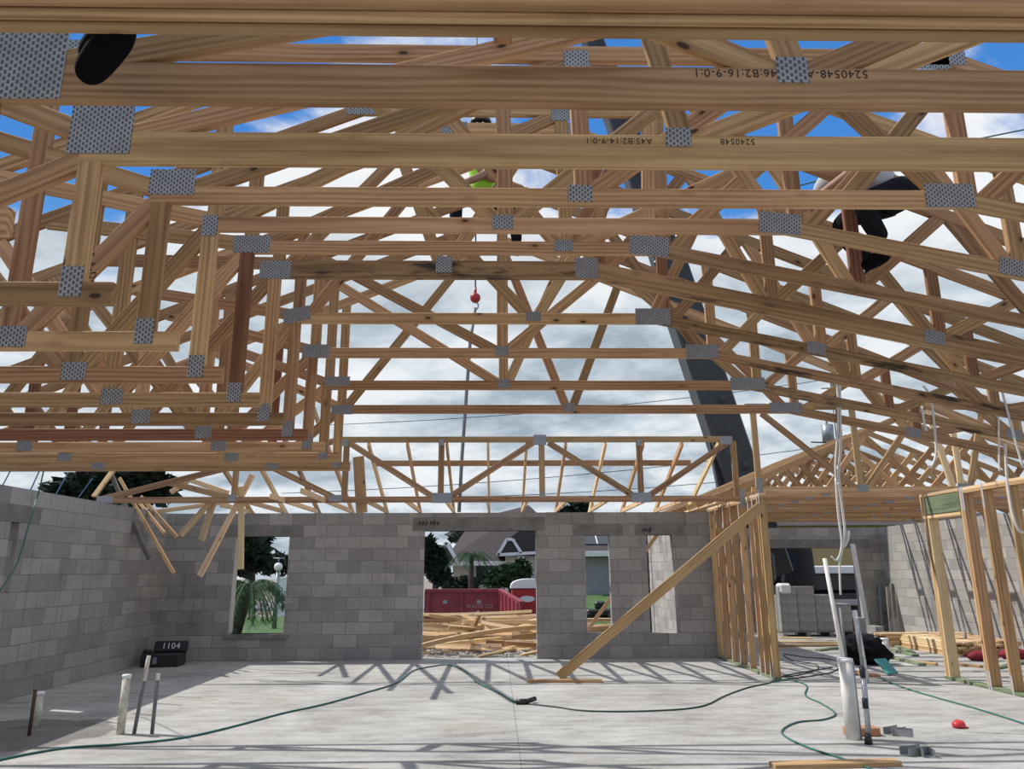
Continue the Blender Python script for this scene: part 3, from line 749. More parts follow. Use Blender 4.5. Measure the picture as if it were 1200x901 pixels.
upright('conduit', (1008, 866), 775, .018, M['gear'], 'grey conduit close against the thick white pipe', 'pipe')
upright('vent_pipe', (994, 806), 654, .027, M['pvc'], 'tallest thin white pipe rising behind the thick white pipe', lean=(-.13, 0))
upright('vent_pipe', (1016, 800), 715, .034, M['pvc'], 'medium tall white pipe right of the tallest thin one', lean=(-.06, 0))
upright('conduit', (994, 800), 712, .022, M['conduit'], 'dark grey conduit standing between the two tall white pipes')
upright('drain_pipe', (1038, 790-18), 748, .07, M['pvc'], 'short white pipe stub behind the black cloth heap', cap='cap')
upright('conduit', (1119, 765), 736, .022, M['conduit'], 'left of two grey conduits in front of the lumber stack', 'pipe')
upright('conduit', (1134, 765), 738, .022, M['conduit'], 'right of two grey conduits in front of the lumber stack', 'pipe')
def pole_tool():
    b = P(1018, 872, Z=0); root = empty('telescopic_pole', b, 'thin grey telescopic pole with black bands standing before the thick pipe', 'pole')
    u = Vector((.055, .06, 1)).normalized()
    L = 1.02
    tube('lower_tube', [b+u*.05, b+u*.55], .017, M['alu'], root); tube('upper_tube', [b+u*.55, b+u*L], .013, M['gear'], root)
    tube('side_rod', [b+u*.1+Vector((.022, 0, 0)), b+u*.70+Vector((.022, 0, 0))], .009, M['alu'], root)
    for h in (.28, .53): tube('band', [b+u*h, b+u*(h+.085)], .024, M['black'], root)
    tube('foot', [b, b+u*.085], [.034, .024], M['black'], root)
pole_tool()

# ------------------------------------------------------------------ hoses and cords on the slab
def onfloor(name, pts, r, m, label):
    return tag(tube(name, spline([P(x, y, Z=r) for x, y in pts], 6), r, m, None, 8), label, 'hose' if 'hose' in name else 'cord')
onfloor('garden_hose', [(-12, 893), (30, 884), (80, 876), (140, 872), (210, 865), (270, 852), (330, 836), (380, 825), (430, 811), (465, 800), (484, 786), (505, 781), (525, 779), (545, 786), (560, 800), (585, 812), (600, 821), (614, 824)], .0095, M['hose'], 'green hose snaking over the slab from the lower left to mid floor')
onfloor('extension_cord', [(614, 824), (650, 828), (690, 833), (760, 833), (820, 828), (850, 815), (875, 806), (905, 799), (918, 792), (950, 786), (975, 782)], .0085, M['cord'], 'dark green cord running right from the black connector to the stud wall')
onfloor('extension_cord', [(905, 799), (925, 797), (945, 803), (944, 815), (962, 824), (979, 836), (965, 843), (935, 846), (917, 855), (922, 864), (950, 877), (985, 888), (1020, 901), (1040, 912)], .0085, M['hose'], 'green cord looping in an S left of the thick white pipe')
onfloor('extension_cord', [(918, 768), (930, 774), (955, 778), (958, 784), (940, 790), (920, 793)], .008, M['cord'], 'dark cord coiling on the slab inside the garage opening')
onfloor('extension_cord', [(918, 766), (945, 770), (970, 772), (985, 778), (976, 787), (950, 792), (905, 798)], .008, M['cord'], 'dark cord lying outermost inside the garage opening')
onfloor('garden_hose', [(1032, 795), (1060, 806), (1100, 818), (1150, 832), (1210, 851)], .0085, M['hose'], 'thin green hose running to the right picture edge')
def connector():
    c = P(614, 822, Z=.03); root = empty('cord_connector', c, 'black connector joining hose and cord on mid floor', 'connector')
    tube('plug', [c+Vector((-.09, 0, 0)), c+Vector((.03, .0, 0))], .03, M['black'], root); tube('socket', [c+Vector((.02, 0, 0)), c+Vector((.13, .12, .01))], .026, M['black'], root)
connector()

# ------------------------------------------------------------------ small things on the slab
def flat_board(x0, y0, x1, y1, m, label, wd=.09, th=.036, z=0, name='board', group=None):
    a = P(x0, y0, Z=z+th/2); b = P(x1, y1, Z=z+th/2)
    return tag(beam(name, a, b, W[m], None, th, wd, Vector((-(b-a).y, (b-a).x, 0))), label, 'board', group)
flat_board(905, 897, 1052, 893, 'pine', 'brown plank lying at the bottom edge of the picture', .12)
tag(box('wood_block', 3.13, 3.42, 7.12, 7.24, 0, .07, M['brick'], bev=.006), 'orange brown wood block behind the banded pole', 'block')
def track(name, x, y, rot, L, label):
    c = P(x, y, Z=0); bm = bmesh.new()
    prof = [(-.045, 0), (.045, 0), (.045, .06), (.041, .06), (.041, .004), (-.041, .004), (-.041, .06), (-.045, .06)]
    va = [bm.verts.new((-L/2, p, q)) for p, q in prof]; vb = [bm.verts.new((L/2, p, q)) for p, q in prof]
    for k in range(8): bm.faces.new((va[k], va[(k+1) % 8], vb[(k+1) % 8], vb[k]))
    bm.faces.new(va[::-1]); bm.faces.new(vb); bmesh.ops.recalc_face_normals(bm, faces=bm.faces)
    return tag(bm_obj(name, bm, M['gear'], None, loc=c, rot=(0, 0, rot)), label, 'metal bracket')
track('metal_channel', 1049, 860, .5, .20, 'grey metal channel right of the wood block, left of the pair'); track('metal_channel', 1058, 862, -.6, .16, 'grey metal channel touching the left one beside the wood block')
track('metal_channel', 1072, 884, .35, .22, 'grey metal channel nearest the camera'); track('metal_channel', 1086, 886, 1.4, .13, 'short grey metal channel crossing the nearest one')
def glove(x, y):
    c = P(x, y, Z=0); bm = bmesh.new(); bmesh.ops.create_uvsphere(bm, u_segments=14, v_segments=8, radius=1)
    for v in bm.verts: v.co = Vector((v.co.x*.06, v.co.y*.05, max(0, v.co.z*.04+.025+.012*sin(v.co.x*6+v.co.y*4))))
    root = empty('tape_measure', c, 'small red plastic object alone on the slab at right', 'tool'); bm_obj('body', bm, M['redp'], root, True, loc=c)
    box('tab', c.x+.04, c.x+.085, c.y-.015, c.y+.015, 0, .012, M['redp'], root)
glove(1124, 853)
def heap():
    c = P(1016, 778, Z=0); bm = bmesh.new(); bmesh.ops.create_icosphere(bm, subdivisions=4, radius=1); rnd = random.Random(3)
    for v in bm.verts:
        p = v.co.copy(); k = 1+.22*sin(p.x*7+p.y*3)*cos(p.z*6+p.x*4)+.1*sin(p.y*13+p.z*9)
        v.co = Vector((p.x*.34*k, p.y*.26*k, max(0, (p.z*.22*k+.14+.10*(1-p.x)*.6))))
    return tag(bm_obj('cloth_heap', bm, M['cloth'], None, True, loc=c), 'crumpled black cloth heap on the slab behind the white pipes', 'cloth')
heap()
a = P(1031, 772, Z=.20); b = P(1046, 789, Z=.03)
tag(beam('teal_board', a, b, M['teal'], None, .02, .20, (1, .3, 0)), 'teal board leaning out of the black cloth heap', 'board')
def case():
    c = Vector((-5.30, 12.72, 0)); root = empty('equipment_case', c, 'black case with white painted number 1104 in the left corner', 'case')
    bm = bmesh.new(); bbox_bm(bm, -.30, .28, -.2, .2, 0, .20, .02); bm_obj('body', bm, M['black'], root, loc=c, rot=(0, 0, .12))
    bm = bmesh.new(); bbox_bm(bm, -.24, .28, -.03, .03, -.09, .09, .02); bm_obj('lid', bm, M['black'], root, loc=c+Vector((.04, .08, .28)), rot=(-.35, 0, .12))
    bm = bmesh.new(); bbox_bm(bm, -.06, .06, -.05, .05, 0, .16, .02); bm_obj('side_pouch', bm, M['black'], root, loc=c+Vector((-.26, -.1, .1)), rot=(0, .2, .1))
    text('number', '1104', .13, c+Vector((.10, -.03, .30)), (pi/2-.35, 0, .12), M['white_ink'], root)
    box('latch', c.x-.09, c.x-.03, c.y-.225, c.y-.20, .05, .15, M['gear'], root)
case()
# boards scattered over the garage slab
for k, (x0, y0, x1, y1, m, wd, lb) in enumerate((
    (912, 752, 985, 753, 'pale', .12, 'pale board farthest back on the garage slab, left'), (912, 757, 1000, 755, 'pine', .14, 'long brown board on the garage slab behind the pipes'),
    (915, 747, 952, 748, 'pale', .1, 'short pale board against the block pallet'), (958, 762, 998, 757, 'green', .1, 'short green board left of the black cloth heap'),
    (1030, 766, 1082, 779, 'green', .1, 'green board right of the black cloth heap, nearer'), (1040, 760, 1073, 768, 'green', .12, 'green board right of the black cloth heap, middle one'),
    (1033, 750, 1070, 765, 'green', .1, 'green board right of the black cloth heap, farthest'), (1072, 776, 1098, 778, 'pine', .1, 'short pale brown board left of the triple post'),
    (1118, 778, 1150, 781, 'pine', .09, 'short brown board between the right posts'), (1160, 784, 1200, 776, 'green', .09, 'green board lying at the right picture edge'),
    (1000, 788, 1027, 792, 'pine', .16, 'short brown board beside the thick white pipe'), (985, 772, 1000, 790, 'weather', .1, 'weathered scrap lying behind the thick white pipe'))):
    flat_board(x0, y0, x1, y1, m, lb, wd, .036, 0, 'board', 'boards scattered on the garage slab')
for k in range(2):
    c = P(1152+38*k, 774-2*k, Z=.0); bm = bmesh.new(); bmesh.ops.create_uvsphere(bm, u_segments=16, v_segments=8, radius=1)
    for v in bm.verts: v.co = Vector((v.co.x*.27, v.co.y*.12, max(0, v.co.z*.09*(1+.2*sin(v.co.x*9))+.07)))
    tag(bm_obj('red_bag', bm, simple('red_cloth%s' % ('' if k == 0 else '_dark'), (.20, .012, .025), .85), None, True, loc=c), 'red bag on the garage slab, %s of two' % ('left' if k == 0 else 'right'), 'bag')
# stack of lumber by the right wall
def lumber(x0, y0, nx, nz, L, axis, group, label, seed):
    rnd = random.Random(seed)
    for k in range(nz):
        for j in range(nx):
            off = rnd.uniform(-.12, .12); m = W[rnd.choice(('pale', 'pine', 'pale'))]
            if axis == 'x': a = Vector((x0+off, y0+j*.094, .02+.04*k)); b = a+Vector((L, rnd.uniform(-.01, .01), 0))
            else: a = Vector((x0+j*.094, y0+off*.6, .02+.04*k)); b = a+Vector((rnd.uniform(-.01, .01), L, 0))
            tag(beam('lumber_board', a, b, m, None, .036, .088, (0, 1, 0) if axis == 'x' else (1, 0, 0)), label, 'board', group)
lumber(7.35, 14.9, 4, 6, 1.8, 'x', 'boards of the left lumber stack', 'pale board in the low left lumber stack beside the leaning planks', 1)
lumber(7.75, 13.2, 13, 6, 1.6, 'y', 'boards of the right lumber stack', 'pale board showing its end in the right lumber stack by the garage wall', 2)
# planks and a ladder leaning in the garage corner
for k, (xb, yt) in enumerate(((1047, 688), (1052, 684), (1057, 679))):
    a = P(xb, 741, Z=.02); b = P(xb-5, yt, Y=a.y+.22)
    tag(beam('leaning_plank', a, b, W['weather'], None, .17, .035, (0, 1, .3)), 'grey weathered plank leaning in the garage corner, %s from the left' % ORD[k], 'plank', 'planks leaning in the garage corner')
def ladder():
    a = P(1034, 741, Z=0); b = P(1030, 686, Y=a.y+.3); root = empty('ladder', a, 'small grey ladder leaning left of the planks in the garage corner', 'ladder')
    for q in (0, .24): beam('rail', a+Vector((q, 0, 0)), b+Vector((q, 0, 0)), M['gear'], root, .06, .03, (1, 0, 0))
    for k in range(5):
        p = a.lerp(b, .12+.19*k); beam('rung', p, p+Vector((.24, 0, 0)), M['gear'], root, .03, .03)
ladder()
# pallet of concrete blocks
def block_bm():
    bm = bmesh.new(); bbox_bm(bm, -.195, .195, -.095, .095, 0, .19, .004); return bm
bproto = None; blockm = simple('grey_concrete_block', (.30, .30, .29), .95, 0, .2, 8, .3)
def put_block(x, y, z, rz=0, g='blocks stacked on the pallet', lb='grey concrete block in the stack on the pallet'):
    global bproto
    if bproto is None:
        bproto = bm_obj('concrete_block', block_bm(), blockm); o = bproto
    else:
        o = bproto.copy(); col.objects.link(o)
    o.location = (x, y, z); o.rotation_euler = (0, 0, rz); tag(o, lb, 'block', g)
def pallet():
    root = empty('pallet', (7.0, 17.5, 0), 'wooden pallet carrying the tall block stack', 'pallet')
    for k in range(5): box('slat', 6.32, 7.95, 17.22+.15*k, 17.33+.15*k, .09, .112, W['weather'], root)
    for k in range(4): box('bearer', 6.34+.52*k, 6.43+.52*k, 17.2, 17.95, 0, .09, W['weather'], root)
pallet()
for k in range(4):
    for j in range(4):
        if k == 3 and j == 3: continue
        for r in range(2): put_block(6.54+.402*j-(.0 if k % 2 else .0), 17.36+.22*r, .113+.192*k)
for k in range(2): put_block(6.54+.402*k, 17.36, .113+.192*4)
for k, (x, y, z) in enumerate(((8.16, 17.5, 0), (8.16, 17.5, .192), (8.16, 17.75, 0), (8.6, 17.6, 0))):
    put_block(x, y, z, pi/2, 'blocks beside the pallet', 'grey concrete block standing on end beside the pallet')
tag(box('plastic_bag', 6.36, 6.62, 17.22, 17.5, .92, 1.14, M['white'], bev=.04), 'white plastic bag lying on top of the block stack', 'bag')

# white jamb boards leaning at the garage opening
tag(beam('jamb_board', (8.86, 18.5, 0), (8.74, 18.55, 2.05), M['trimw'], None, .12, .03, (0, 1, 0)), 'white board leaning on the right side of the garage opening', 'board')
# stick behind the small right windows
tag(beam('leaning_stick', P(660, 777, Y=14.8), P(783, 609, Y=13.72), W['pale'], None, .07, .036, (.2, 1, 0)), 'long pale stick leaning outside behind the two right windows', 'board')

# ------------------------------------------------------------------ timber pile outside the door
rnd = random.Random(11)
for k in range(64):
    x = rnd.uniform(-2.0, 2.3); y = rnd.uniform(17.0, 21.5); lay = (y-17.0)/4.5
    z = -.24+.62*lay*rnd.uniform(.35, 1.0); L = rnd.uniform(1.6, 4.2); an = rnd.gauss(0, .45)+(.9 if rnd.random() < .14 else 0)
    dvec = Vector((cos(an)*L/2, sin(an)*L/2, rnd.gauss(0, .13)))
    c = Vector((x, y, z))
    a, b = c-dvec, c+dvec
    for p in (a, b):
        p.z = max(-.26, p.z); p.y = max(16.2, p.y)
    tag(beam('scrap_lumber', a, b, W[rnd.choice(('pale', 'pale', 'pine'))], None, .085, .036, (0, 1, rnd.uniform(-.8, .8)), .003, None, rnd.uniform(-.06, .06)),
        'pale scrap board in the tangled timber pile outside the doorway', 'board', 'scrap boards in the pile outside the door')
tag(beam('scrap_lumber', P(492, 757, Z=-.1), P(640, 734, Z=.15), W['pale'], None, .1, .04, (0, 1, .4), .003, None, .09), 'long bowed board lying in front of the timber pile', 'board')
tag(beam('scrap_lumber', P(560, 770, Z=-.24), P(632, 754, Z=-.22), W['pale'], None, .09, .04, (0, 1, .4)), 'single board nearest the doorway on the dirt', 'board')
def litter():
    bm = bmesh.new(); r2 = random.Random(5)
    for k in range(420):
        x = r2.uniform(-2.4, 2.4); y = r2.uniform(13.8, 18.5); L = r2.uniform(.06, .4); an = r2.uniform(0, 6.3); wd = r2.uniform(.015, .05)
        z = -.285
        u = Vector((cos(an), sin(an), 0))*L/2; v = Vector((-sin(an), cos(an), 0))*wd/2; p = Vector((x, y, z)); q = Vector((0, 0, .02+.03*r2.random()))
        vs = [bm.verts.new(w_) for w_ in (p-u-v, p+u-v, p+u+v, p-u+v, p-u-v+q, p+u-v+q, p+u+v+q, p-u+v+q)]
        for f in ((0, 3, 2, 1), (4, 5, 6, 7), (0, 1, 5, 4), (1, 2, 6, 5), (2, 3, 7, 6), (3, 0, 4, 7)): bm.faces.new([vs[i] for i in f])
    o = bm_obj('rubble', bm, simple('pale_rubble', (.42, .40, .37), .9, 0, .5, 1.5)); tag(o, 'pale splinters and rubble strewn on the dirt outside the door', 'rubble', None, 'stuff')
litter()

# ------------------------------------------------------------------ street side
def dumpster():
    y = 27.0; x0 = P(500, 700, Y=y).x; x1 = P(586, 700, Y=y).x; z1 = P(540, 692, Y=y).z; z0 = -.28
    root = empty('dumpster', ((x0+x1)/2, y, z0), 'maroon roll-off dumpster behind the timber pile', 'dumpster')
    pn = P(612, 707, Y=23.5); xn, zn = pn.x, pn.z; d_ = M['dumpster']
    box('back_panel', x0, x1, y, y+.08, z0, z1, d_, root, .01); box('top_rail', x0-.06, x1+.04, y-.06, y+.1, z1-.06, z1+.06, d_, root, .01)
    # the right end comes forward with a falling top edge
    def quad(name, a, b_, c, e, th, m):
        n = (b_-a).cross(e-a).normalized()*th; o0 = a
        return mesh_obj(name, [p-o0 for p in (a, b_, c, e, a+n, b_+n, c+n, e+n)], [(0, 3, 2, 1), (4, 5, 6, 7), (0, 1, 5, 4), (1, 2, 6, 5), (2, 3, 7, 6), (3, 0, 4, 7)], m, root, False, o0)
    A, B = Vector((x1, y, z0)), Vector((xn, 23.5, z0)); Bt, At = Vector((xn, 23.5, zn)), Vector((x1, y, z1))
    quad('side_panel', A, B, Bt, At, .08, d_)
    beam('top_rail', At, Bt, d_, root, .12, .16, (1, .3, 0))
    for k in range(6):
        f = (k+.5)/6; p = A.lerp(B, f); q = At.lerp(Bt, f)
        beam('rib', p+Vector((-.05, -.04, 0)), q+Vector((-.05, -.04, 0)), d_, root, .12, .1, (1, 0, 0), 0)
    for f in (0, .455, .96): box('rib', x0+(x1-x0)*f, x0+(x1-x0)*f+.12, y-.06, y, z0, z1-.06, d_, root, .01)
    box('side_panel', x0-.08, x0, y, y+2, z0, z1, d_, root, .01); box('floor_panel', x0, x1, y+.08, y+2, z0, z0+.1, d_, root, .01)
    for f in (.22, .68): box('sticker', x0+(x1-x0)*f, x0+(x1-x0)*f+.16, y-.012, y, z1-.43, z1-.32, M['gear'], root, .002)
    text('lettering', 'WASTE CO', .17, (x0+(x1-x0)*.72, y-.015, z1-.53), (pi/2, 0, 0), M['gear'], root)
    text('lettering', 'ROLL OFFS', .17, (x0+(x1-x0)*.74, y-.015, z1-.76), (pi/2, 0, 0), M['gear'], root)
dumpster()
def potty():
    y = 25.5; x0 = P(600, 690, Y=y).x; z1 = P(612, 690, Y=y).z; z0 = -.28; x1 = x0+1.15
    root = empty('portable_toilet', ((x0+x1)/2, y, z0), 'red portable toilet with a white roof right of the dumpster', 'portable toilet')
    box('cabin', x0, x1, y, y+1.15, z0+.12, z1, M['potty'], root, .02); box('base', x0-.03, x1+.03, y-.03, y+1.18, z0, z0+.14, M['white'], root, .02)
    bm = bmesh.new(); n = 10
    for k in range(n+1):
        a = pi*k/n
        for yy in (-.05, 1.2): bm.verts.new((x0-.05+(x1-x0+.1)*(1-cos(a))/2, y+yy, z1+.02+.30*sin(a)**.7))
    bm.verts.ensure_lookup_table()
    for k in range(n): bm.faces.new([bm.verts[i] for i in (2*k, 2*k+2, 2*k+3, 2*k+1)])
    bm.faces.new([bm.verts[2*k] for k in range(n+1)][::-1]); bm.faces.new([bm.verts[2*k+1] for k in range(n+1)])
    bmesh.ops.recalc_face_normals(bm, faces=bm.faces)
    bm_obj('roof', bm, M['white'], root)
    bm = bmesh.new(); bmesh.ops.create_circle(bm, cap_ends=True, segments=28, radius=1)
    for v in bm.verts: v.co = Vector((v.co.x*.25, 0, v.co.y*.10))
    bmesh.ops.recalc_face_normals(bm, faces=bm.faces)
    bm_obj('oval_sign', bm, M['white'], root, loc=((x0+x1)/2-.08, y-.012, z1-.32))
    for k in (-.25, .25): box('panel_rib', (x0+x1)/2+k-.02, (x0+x1)/2+k+.02, y-.02, y, z0+.2, z1-.75, M['potty'], root)
potty()
def prism(name, pts, y0, y1, m, parent):
    n = len(pts); v = [(p[0], y0, p[1]) for p in pts]+[(p[0], y1, p[1]) for p in pts]
    f = [tuple(range(n))[::-1], tuple(range(n, 2*n))]+[(i, (i+1) % n, n+(i+1) % n, n+i) for i in range(n)]
    c = Vector(((pts[0][0]), y0, pts[0][1])); return mesh_obj(name, [Vector(q)-c for q in v], f, m, parent, False, c)
def house():
    y = 48.0; px = lambda x, yy: P(x, yy, Y=y)
    x0 = px(520, 660).x; x1 = px(690, 660).x; ze = px(560, 658).z; zr = px(560, 632).z
    root = empty('house', ((x0+x1)/2, y, -.3), 'pale house with a big dark shingle roof seen through the doorway', 'house')
    box('wall', x0+.5, x1-.5, y+1.2, y+10, -.3, ze, M['stucco'], root, .01)
    # hip roof
    v = [(x0, y, ze), (x1, y, ze), (x1, y+11, ze), (x0, y+11, ze), (x0+1.6, y+5.5, zr+1.6), (x1-3.5, y+5.5, zr+2.6)]
    c = Vector((x0, y, ze)); mesh_obj('roof', [Vector(q)-c for q in v], [(0, 1, 5, 4), (1, 2, 5), (2, 3, 4, 5), (3, 0, 4), (0, 3, 2, 1)], M['shingle'], root, False, c)
    box('fascia', x0, x1, y-.05, y, ze-.25, ze+.02, M['trimw'], root)
    # projecting gable with white rake boards
    yg = y-3.0; pg = lambda x, yy: P(x, yy, Y=yg)
    gl = pg(583, 651); gr = pg(700, 651); gp = pg(606, 632); gp2 = pg(690, 600)
    prism('gable_roof', [(gl.x, gl.z), (gr.x, gr.z), (gr.x, gp2.z), (pg(640, 610).x, gp2.z), (pg(594, 633).x, gp.z)], yg+.06, y+5, M['shingle'], root)
    prism('gable_wall', [(gl.x+.5, -.3), (gr.x-.5, -.3), (gr.x-.5, gl.z), (gl.x+.5, gl.z)], yg+.5, y+2, M['stucco'], root)
    for p, q in (((583, 651), (594, 632)), ((594, 632), (601, 632)), ((601, 632), (611, 648)), ((583, 650), (640, 647))):
        beam('white_trim', pg(*p), pg(*q), M['trimw'], root, .17, .1)
    for k in range(4): box('column', gl.x+1.2+1.9*k, gl.x+1.6+1.9*k, yg+.3, yg+.5, -.3, gl.z, M['trimw'], root)
    box('window', gl.x+3.2, gl.x+4.4, yg+.44, yg+.5, .8, 2.4, M['glass'], root); box('window', x0+2, x0+3.4, y+1.15, y+1.2, .6, 2.2, M['glass'], root)
    # a side gable at the left end of the roof
    sl = px(518, 650); prism('side_gable', [(sl.x-.4, ze), (sl.x+1.0, ze), (sl.x+.3, zr-.2)], y-.6, y+4, M['shingle'], root)
    beam('white_trim', (sl.x-.4, y-.65, ze), (sl.x+.3, y-.65, zr-.2), M['trimw'], root, .22, .1); beam('white_trim', (sl.x+1.0, y-.65, ze), (sl.x+.3, y-.65, zr-.2), M['trimw'], root, .22, .1)
house()
def garage_house():
    y = 36.0; x0 = P(676, 660, Y=y).x; x1 = P(752, 660, Y=y).x; ze = P(700, 648, Y=y).z; zr = P(700, 622, Y=y).z
    root = empty('house', ((x0+x1)/2, y, -.3), 'grey neighbouring garage with solar panels on its roof, seen through the small window', 'house')
    box('wall', x0, x1, y+.5, y+7, -.3, ze, M['greywall'], root); box('fascia', x0-.3, x1+.3, y-.06, y, ze-.15, ze+.1, M['trimw'], root)
    v = [(x0-.3, y, ze), (x1+.3, y, ze), (x1+.3, y+8, ze), (x0-.3, y+8, ze), (x0-.3, y+4, ze+2.2), (x1+.3, y+4, ze+2.2)]
    c = Vector(v[0]); mesh_obj('roof', [Vector(q)-c for q in v], [(0, 1, 5, 4), (1, 2, 5), (2, 3, 4, 5), (3, 0, 4), (0, 3, 2, 1)], M['shingle'], root, False, c)
    for k in range(4):
        a = x0+.2+.9*k; u = lambda f, e: Vector((a+.85*e, y+.7+2.6*f, ze+(.7+2.6*f)*.55+.06))
        mesh_obj('solar_panel', [u(0, 0), u(0, 1), u(1, 1), u(1, 0), u(0, 0)-Vector((0, 0, .04)), u(0, 1)-Vector((0, 0, .04)), u(1, 1)-Vector((0, 0, .04)), u(1, 0)-Vector((0, 0, .04))],
                 [(0, 1, 2, 3), (7, 6, 5, 4), (0, 4, 5, 1), (1, 5, 6, 2), (2, 6, 7, 3), (3, 7, 4, 0)], M['glass'], root)
        beam('panel_frame', u(0, 0), u(1, 0), M['trimw'], root, .05, .07)
    box('garage_door', x0+.4, x1-.4, y+.45, y+.5, -.3, ze-.5, M['greywall'], root)
garage_house()
def mower():
    c = P(702, 728, Z=-.24); root = empty('lawn_mower', c, 'small black machine on the grass behind the small window', 'machine')
    box('deck', c.x-.4, c.x+.5, c.y, c.y+.5, -.1, .15, M['black'], root, .05); box('engine', c.x-.1, c.x+.3, c.y+.1, c.y+.4, .15, .4, M['black'], root, .05)
    for q in (-.35, .45): tube('wheel', [(c.x+q, c.y-.06, -.08), (c.x+q, c.y, -.08)], .15, M['tyre'], root, 16)
mower()
def truck():
    y = 22.0; g = -.28; px = lambda x, yy, Y=y: P(x, yy, Y=Y)
    root = empty('pickup_truck', (px(960, 720).x, y, g), 'black truck with an open door and white box lid beyond the garage opening', 'truck')
    xa = px(945, 700).x; xb = px(1022, 700).x; zt = px(980, 672).z; zm = px(980, 693).z; zb = px(980, 714).z
    box('bed', xa, xb, y, y+1.9, zm, zt, M['truck'], root, .05); box('lower_body', xa-2.2, xb, y+.05, y+1.85, zb, zm, M['truck'], root, .05)
    box('tool_box', xa+.15, xb-.3, y-.02, y+.8, zt, zt+.22, M['white'], root, .03); box('bumper', xa-.1, xb, y-.12, y, zb+.1, zb+.28, M['gear'], root, .03)
    dl = px(908, 693); dr = px(940, 642)
    prism('open_door', [(px(908, 694).x, px(908, 694).z), (px(943, 690).x, px(943, 690).z), (px(936, 641).x, px(936, 641).z), (px(905, 641).x, px(905, 641).z)], y-.9, y-.8, M['truck'], root)
    prism('door_window', [(px(912, 668, y-.92).x, px(912, 668, y-.92).z), (px(936, 668, y-.92).x, px(936, 668, y-.92).z), (px(932, 646, y-.92).x, px(932, 646, y-.92).z), (px(912, 646, y-.92).x, px(912, 646, y-.92).z)], y-.92, y-.9, M['glass'], root)
    box('cab', xa-2.3, xa-.6, y+.1, y+1.8, zm, zt+.75, M['truck'], root, .12)
    bm = bmesh.new(); tube_bm(bm, spline([(xa-.5, y-.03, zm+.2), (xa-.1, y-.03, zm+.17), (xa+.2, y-.03, zm+.02)]), .04, 8); bm_obj('white_pipe_rail', bm, M['white'], root, True)
    for q in (xa-1.5, xb-.7): 
        tube('wheel', [(q, y-.02, g+.38), (q, y+.24, g+.38)], .38, M['tyre'], root, 24); tube('wheel_hub', [(q, y-.04, g+.38), (q, y, g+.38)], .18, M['gear'], root, 16)
truck()
def tan_house():
    y = 33.0; x0 = P(915, 660, Y=y).x; x1 = P(1040, 660, Y=y).x; z1 = P(960, 600, Y=y).z
    root = empty('house', ((x0+x1)/2, y, -.3), 'tan stucco house wall beyond the black truck', 'house')
    box('wall', x0, x1+6, y, y+9, -.3, z1-.6, M['tan'], root)
    v = [(x0-.4, y-.4, z1-.6), (x1+6.4, y-.4, z1-.6), (x1+6.4, y+9.4, z1-.6), (x0-.4, y+9.4, z1-.6), (x0+3, y+4.5, z1+1.2), (x1+3, y+4.5, z1+1.2)]
    c = Vector(v[0]); mesh_obj('roof', [Vector(q)-c for q in v], [(0, 1, 5, 4), (1, 2, 5), (2, 3, 4, 5), (3, 0, 4), (0, 3, 2, 1)], M['shingle'], root, False, c)
tan_house()
def white_wall():
    y = 31.0; a = P(326, 676, Y=y); b = P(352, 676, Y=y)
    tag(box('garden_wall', a.x, b.x+.5, y, y+.2, -.3, a.z, M['trimw'], bev=.01), 'white garden wall behind the lamp post in the left window', 'wall')
white_wall()

# vegetation
def leaf_cloud(blobs, n, size, seed, flat=.5):
    r2 = random.Random(seed); vs = []; fs = []
    tot = sum(b[3]*b[4]*b[5] for b in blobs)
    for (x, y, z, rx_, ry_, rz_) in blobs:
        for _ in range(max(10, int(n*rx_*ry_*rz_/tot))):
            while True:
                q = Vector((r2.uniform(-1, 1), r2.uniform(-1, 1), r2.uniform(-1, 1)))
                if .25 < q.length < 1: break
            q = q*(.55+.45*r2.random()) if q.length > .6 else q
            p = Vector((x+q.x*rx_, y+q.y*ry_, z+q.z*rz_))
            u = Vector((r2.gauss(0, 1), r2.gauss(0, 1), r2.gauss(0, flat))).normalized(); v = u.cross(Vector((r2.gauss(0, 1), r2.gauss(0, 1), r2.gauss(0, 1)))).normalized()
            s = size*r2.uniform(.5, 1.4); k = len(vs)
            vs += [p-u*s, p+v*s*.45, p+u*s, p-v*s*.45]; fs.append((k, k+1, k+2, k+3))
    return vs, fs
def tree(x, y, z0, blobs, label, m, n, size, seed, trunk=.12, group='trees around the site', name='tree'):
    root = empty(name, (x, y, z0), label, 'tree', group)
    vs, fs = leaf_cloud(blobs, n, size, seed); c = Vector((x, y, z0))
    mesh_obj('crown', [p-c for p in vs], fs, m, root, False, c)
    top = sum(b[2] for b in blobs)/len(blobs)
    bm = bmesh.new(); tube_bm(bm, [(0, 0, 0), (.05, 0, (top-z0)*.5), (0, .05, top-z0)], [trunk*1.3, trunk, trunk*.4], 9)
    for b in blobs[:5]: tube_bm(bm, [(0, 0, (top-z0)*.55), ((b[0]-x)*.6, (b[1]-y)*.6, (b[2]-z0)*.9), (b[0]-x, b[1]-y, b[2]-z0)], [trunk*.6, trunk*.4, trunk*.15], 6)
    bm_obj('trunk', bm, M['bark'], root, True, loc=c)
def px_tree(spots, Y, label, m, n, size, seed, trunk=.15, name='tree', g=-.3):
    """spots: picture ellipses (x, y, half width, half height) of the crown at depth Y"""
    bl = []
    for x, yy, hw, hh in spots:
        c = P(x, yy, Y=Y); k = (P(x+hw, yy, Y=Y)-c).length; kz = (P(x, yy-hh, Y=Y)-c).length; bl.append((c.x, Y+random.uniform(-.5, .5)*k, c.z, k, k*.8, kz))
    x = sum(b[0] for b in bl)/len(bl); tree(x, Y, g, bl, label, m, n, size, seed, trunk, 'trees around the site', name)
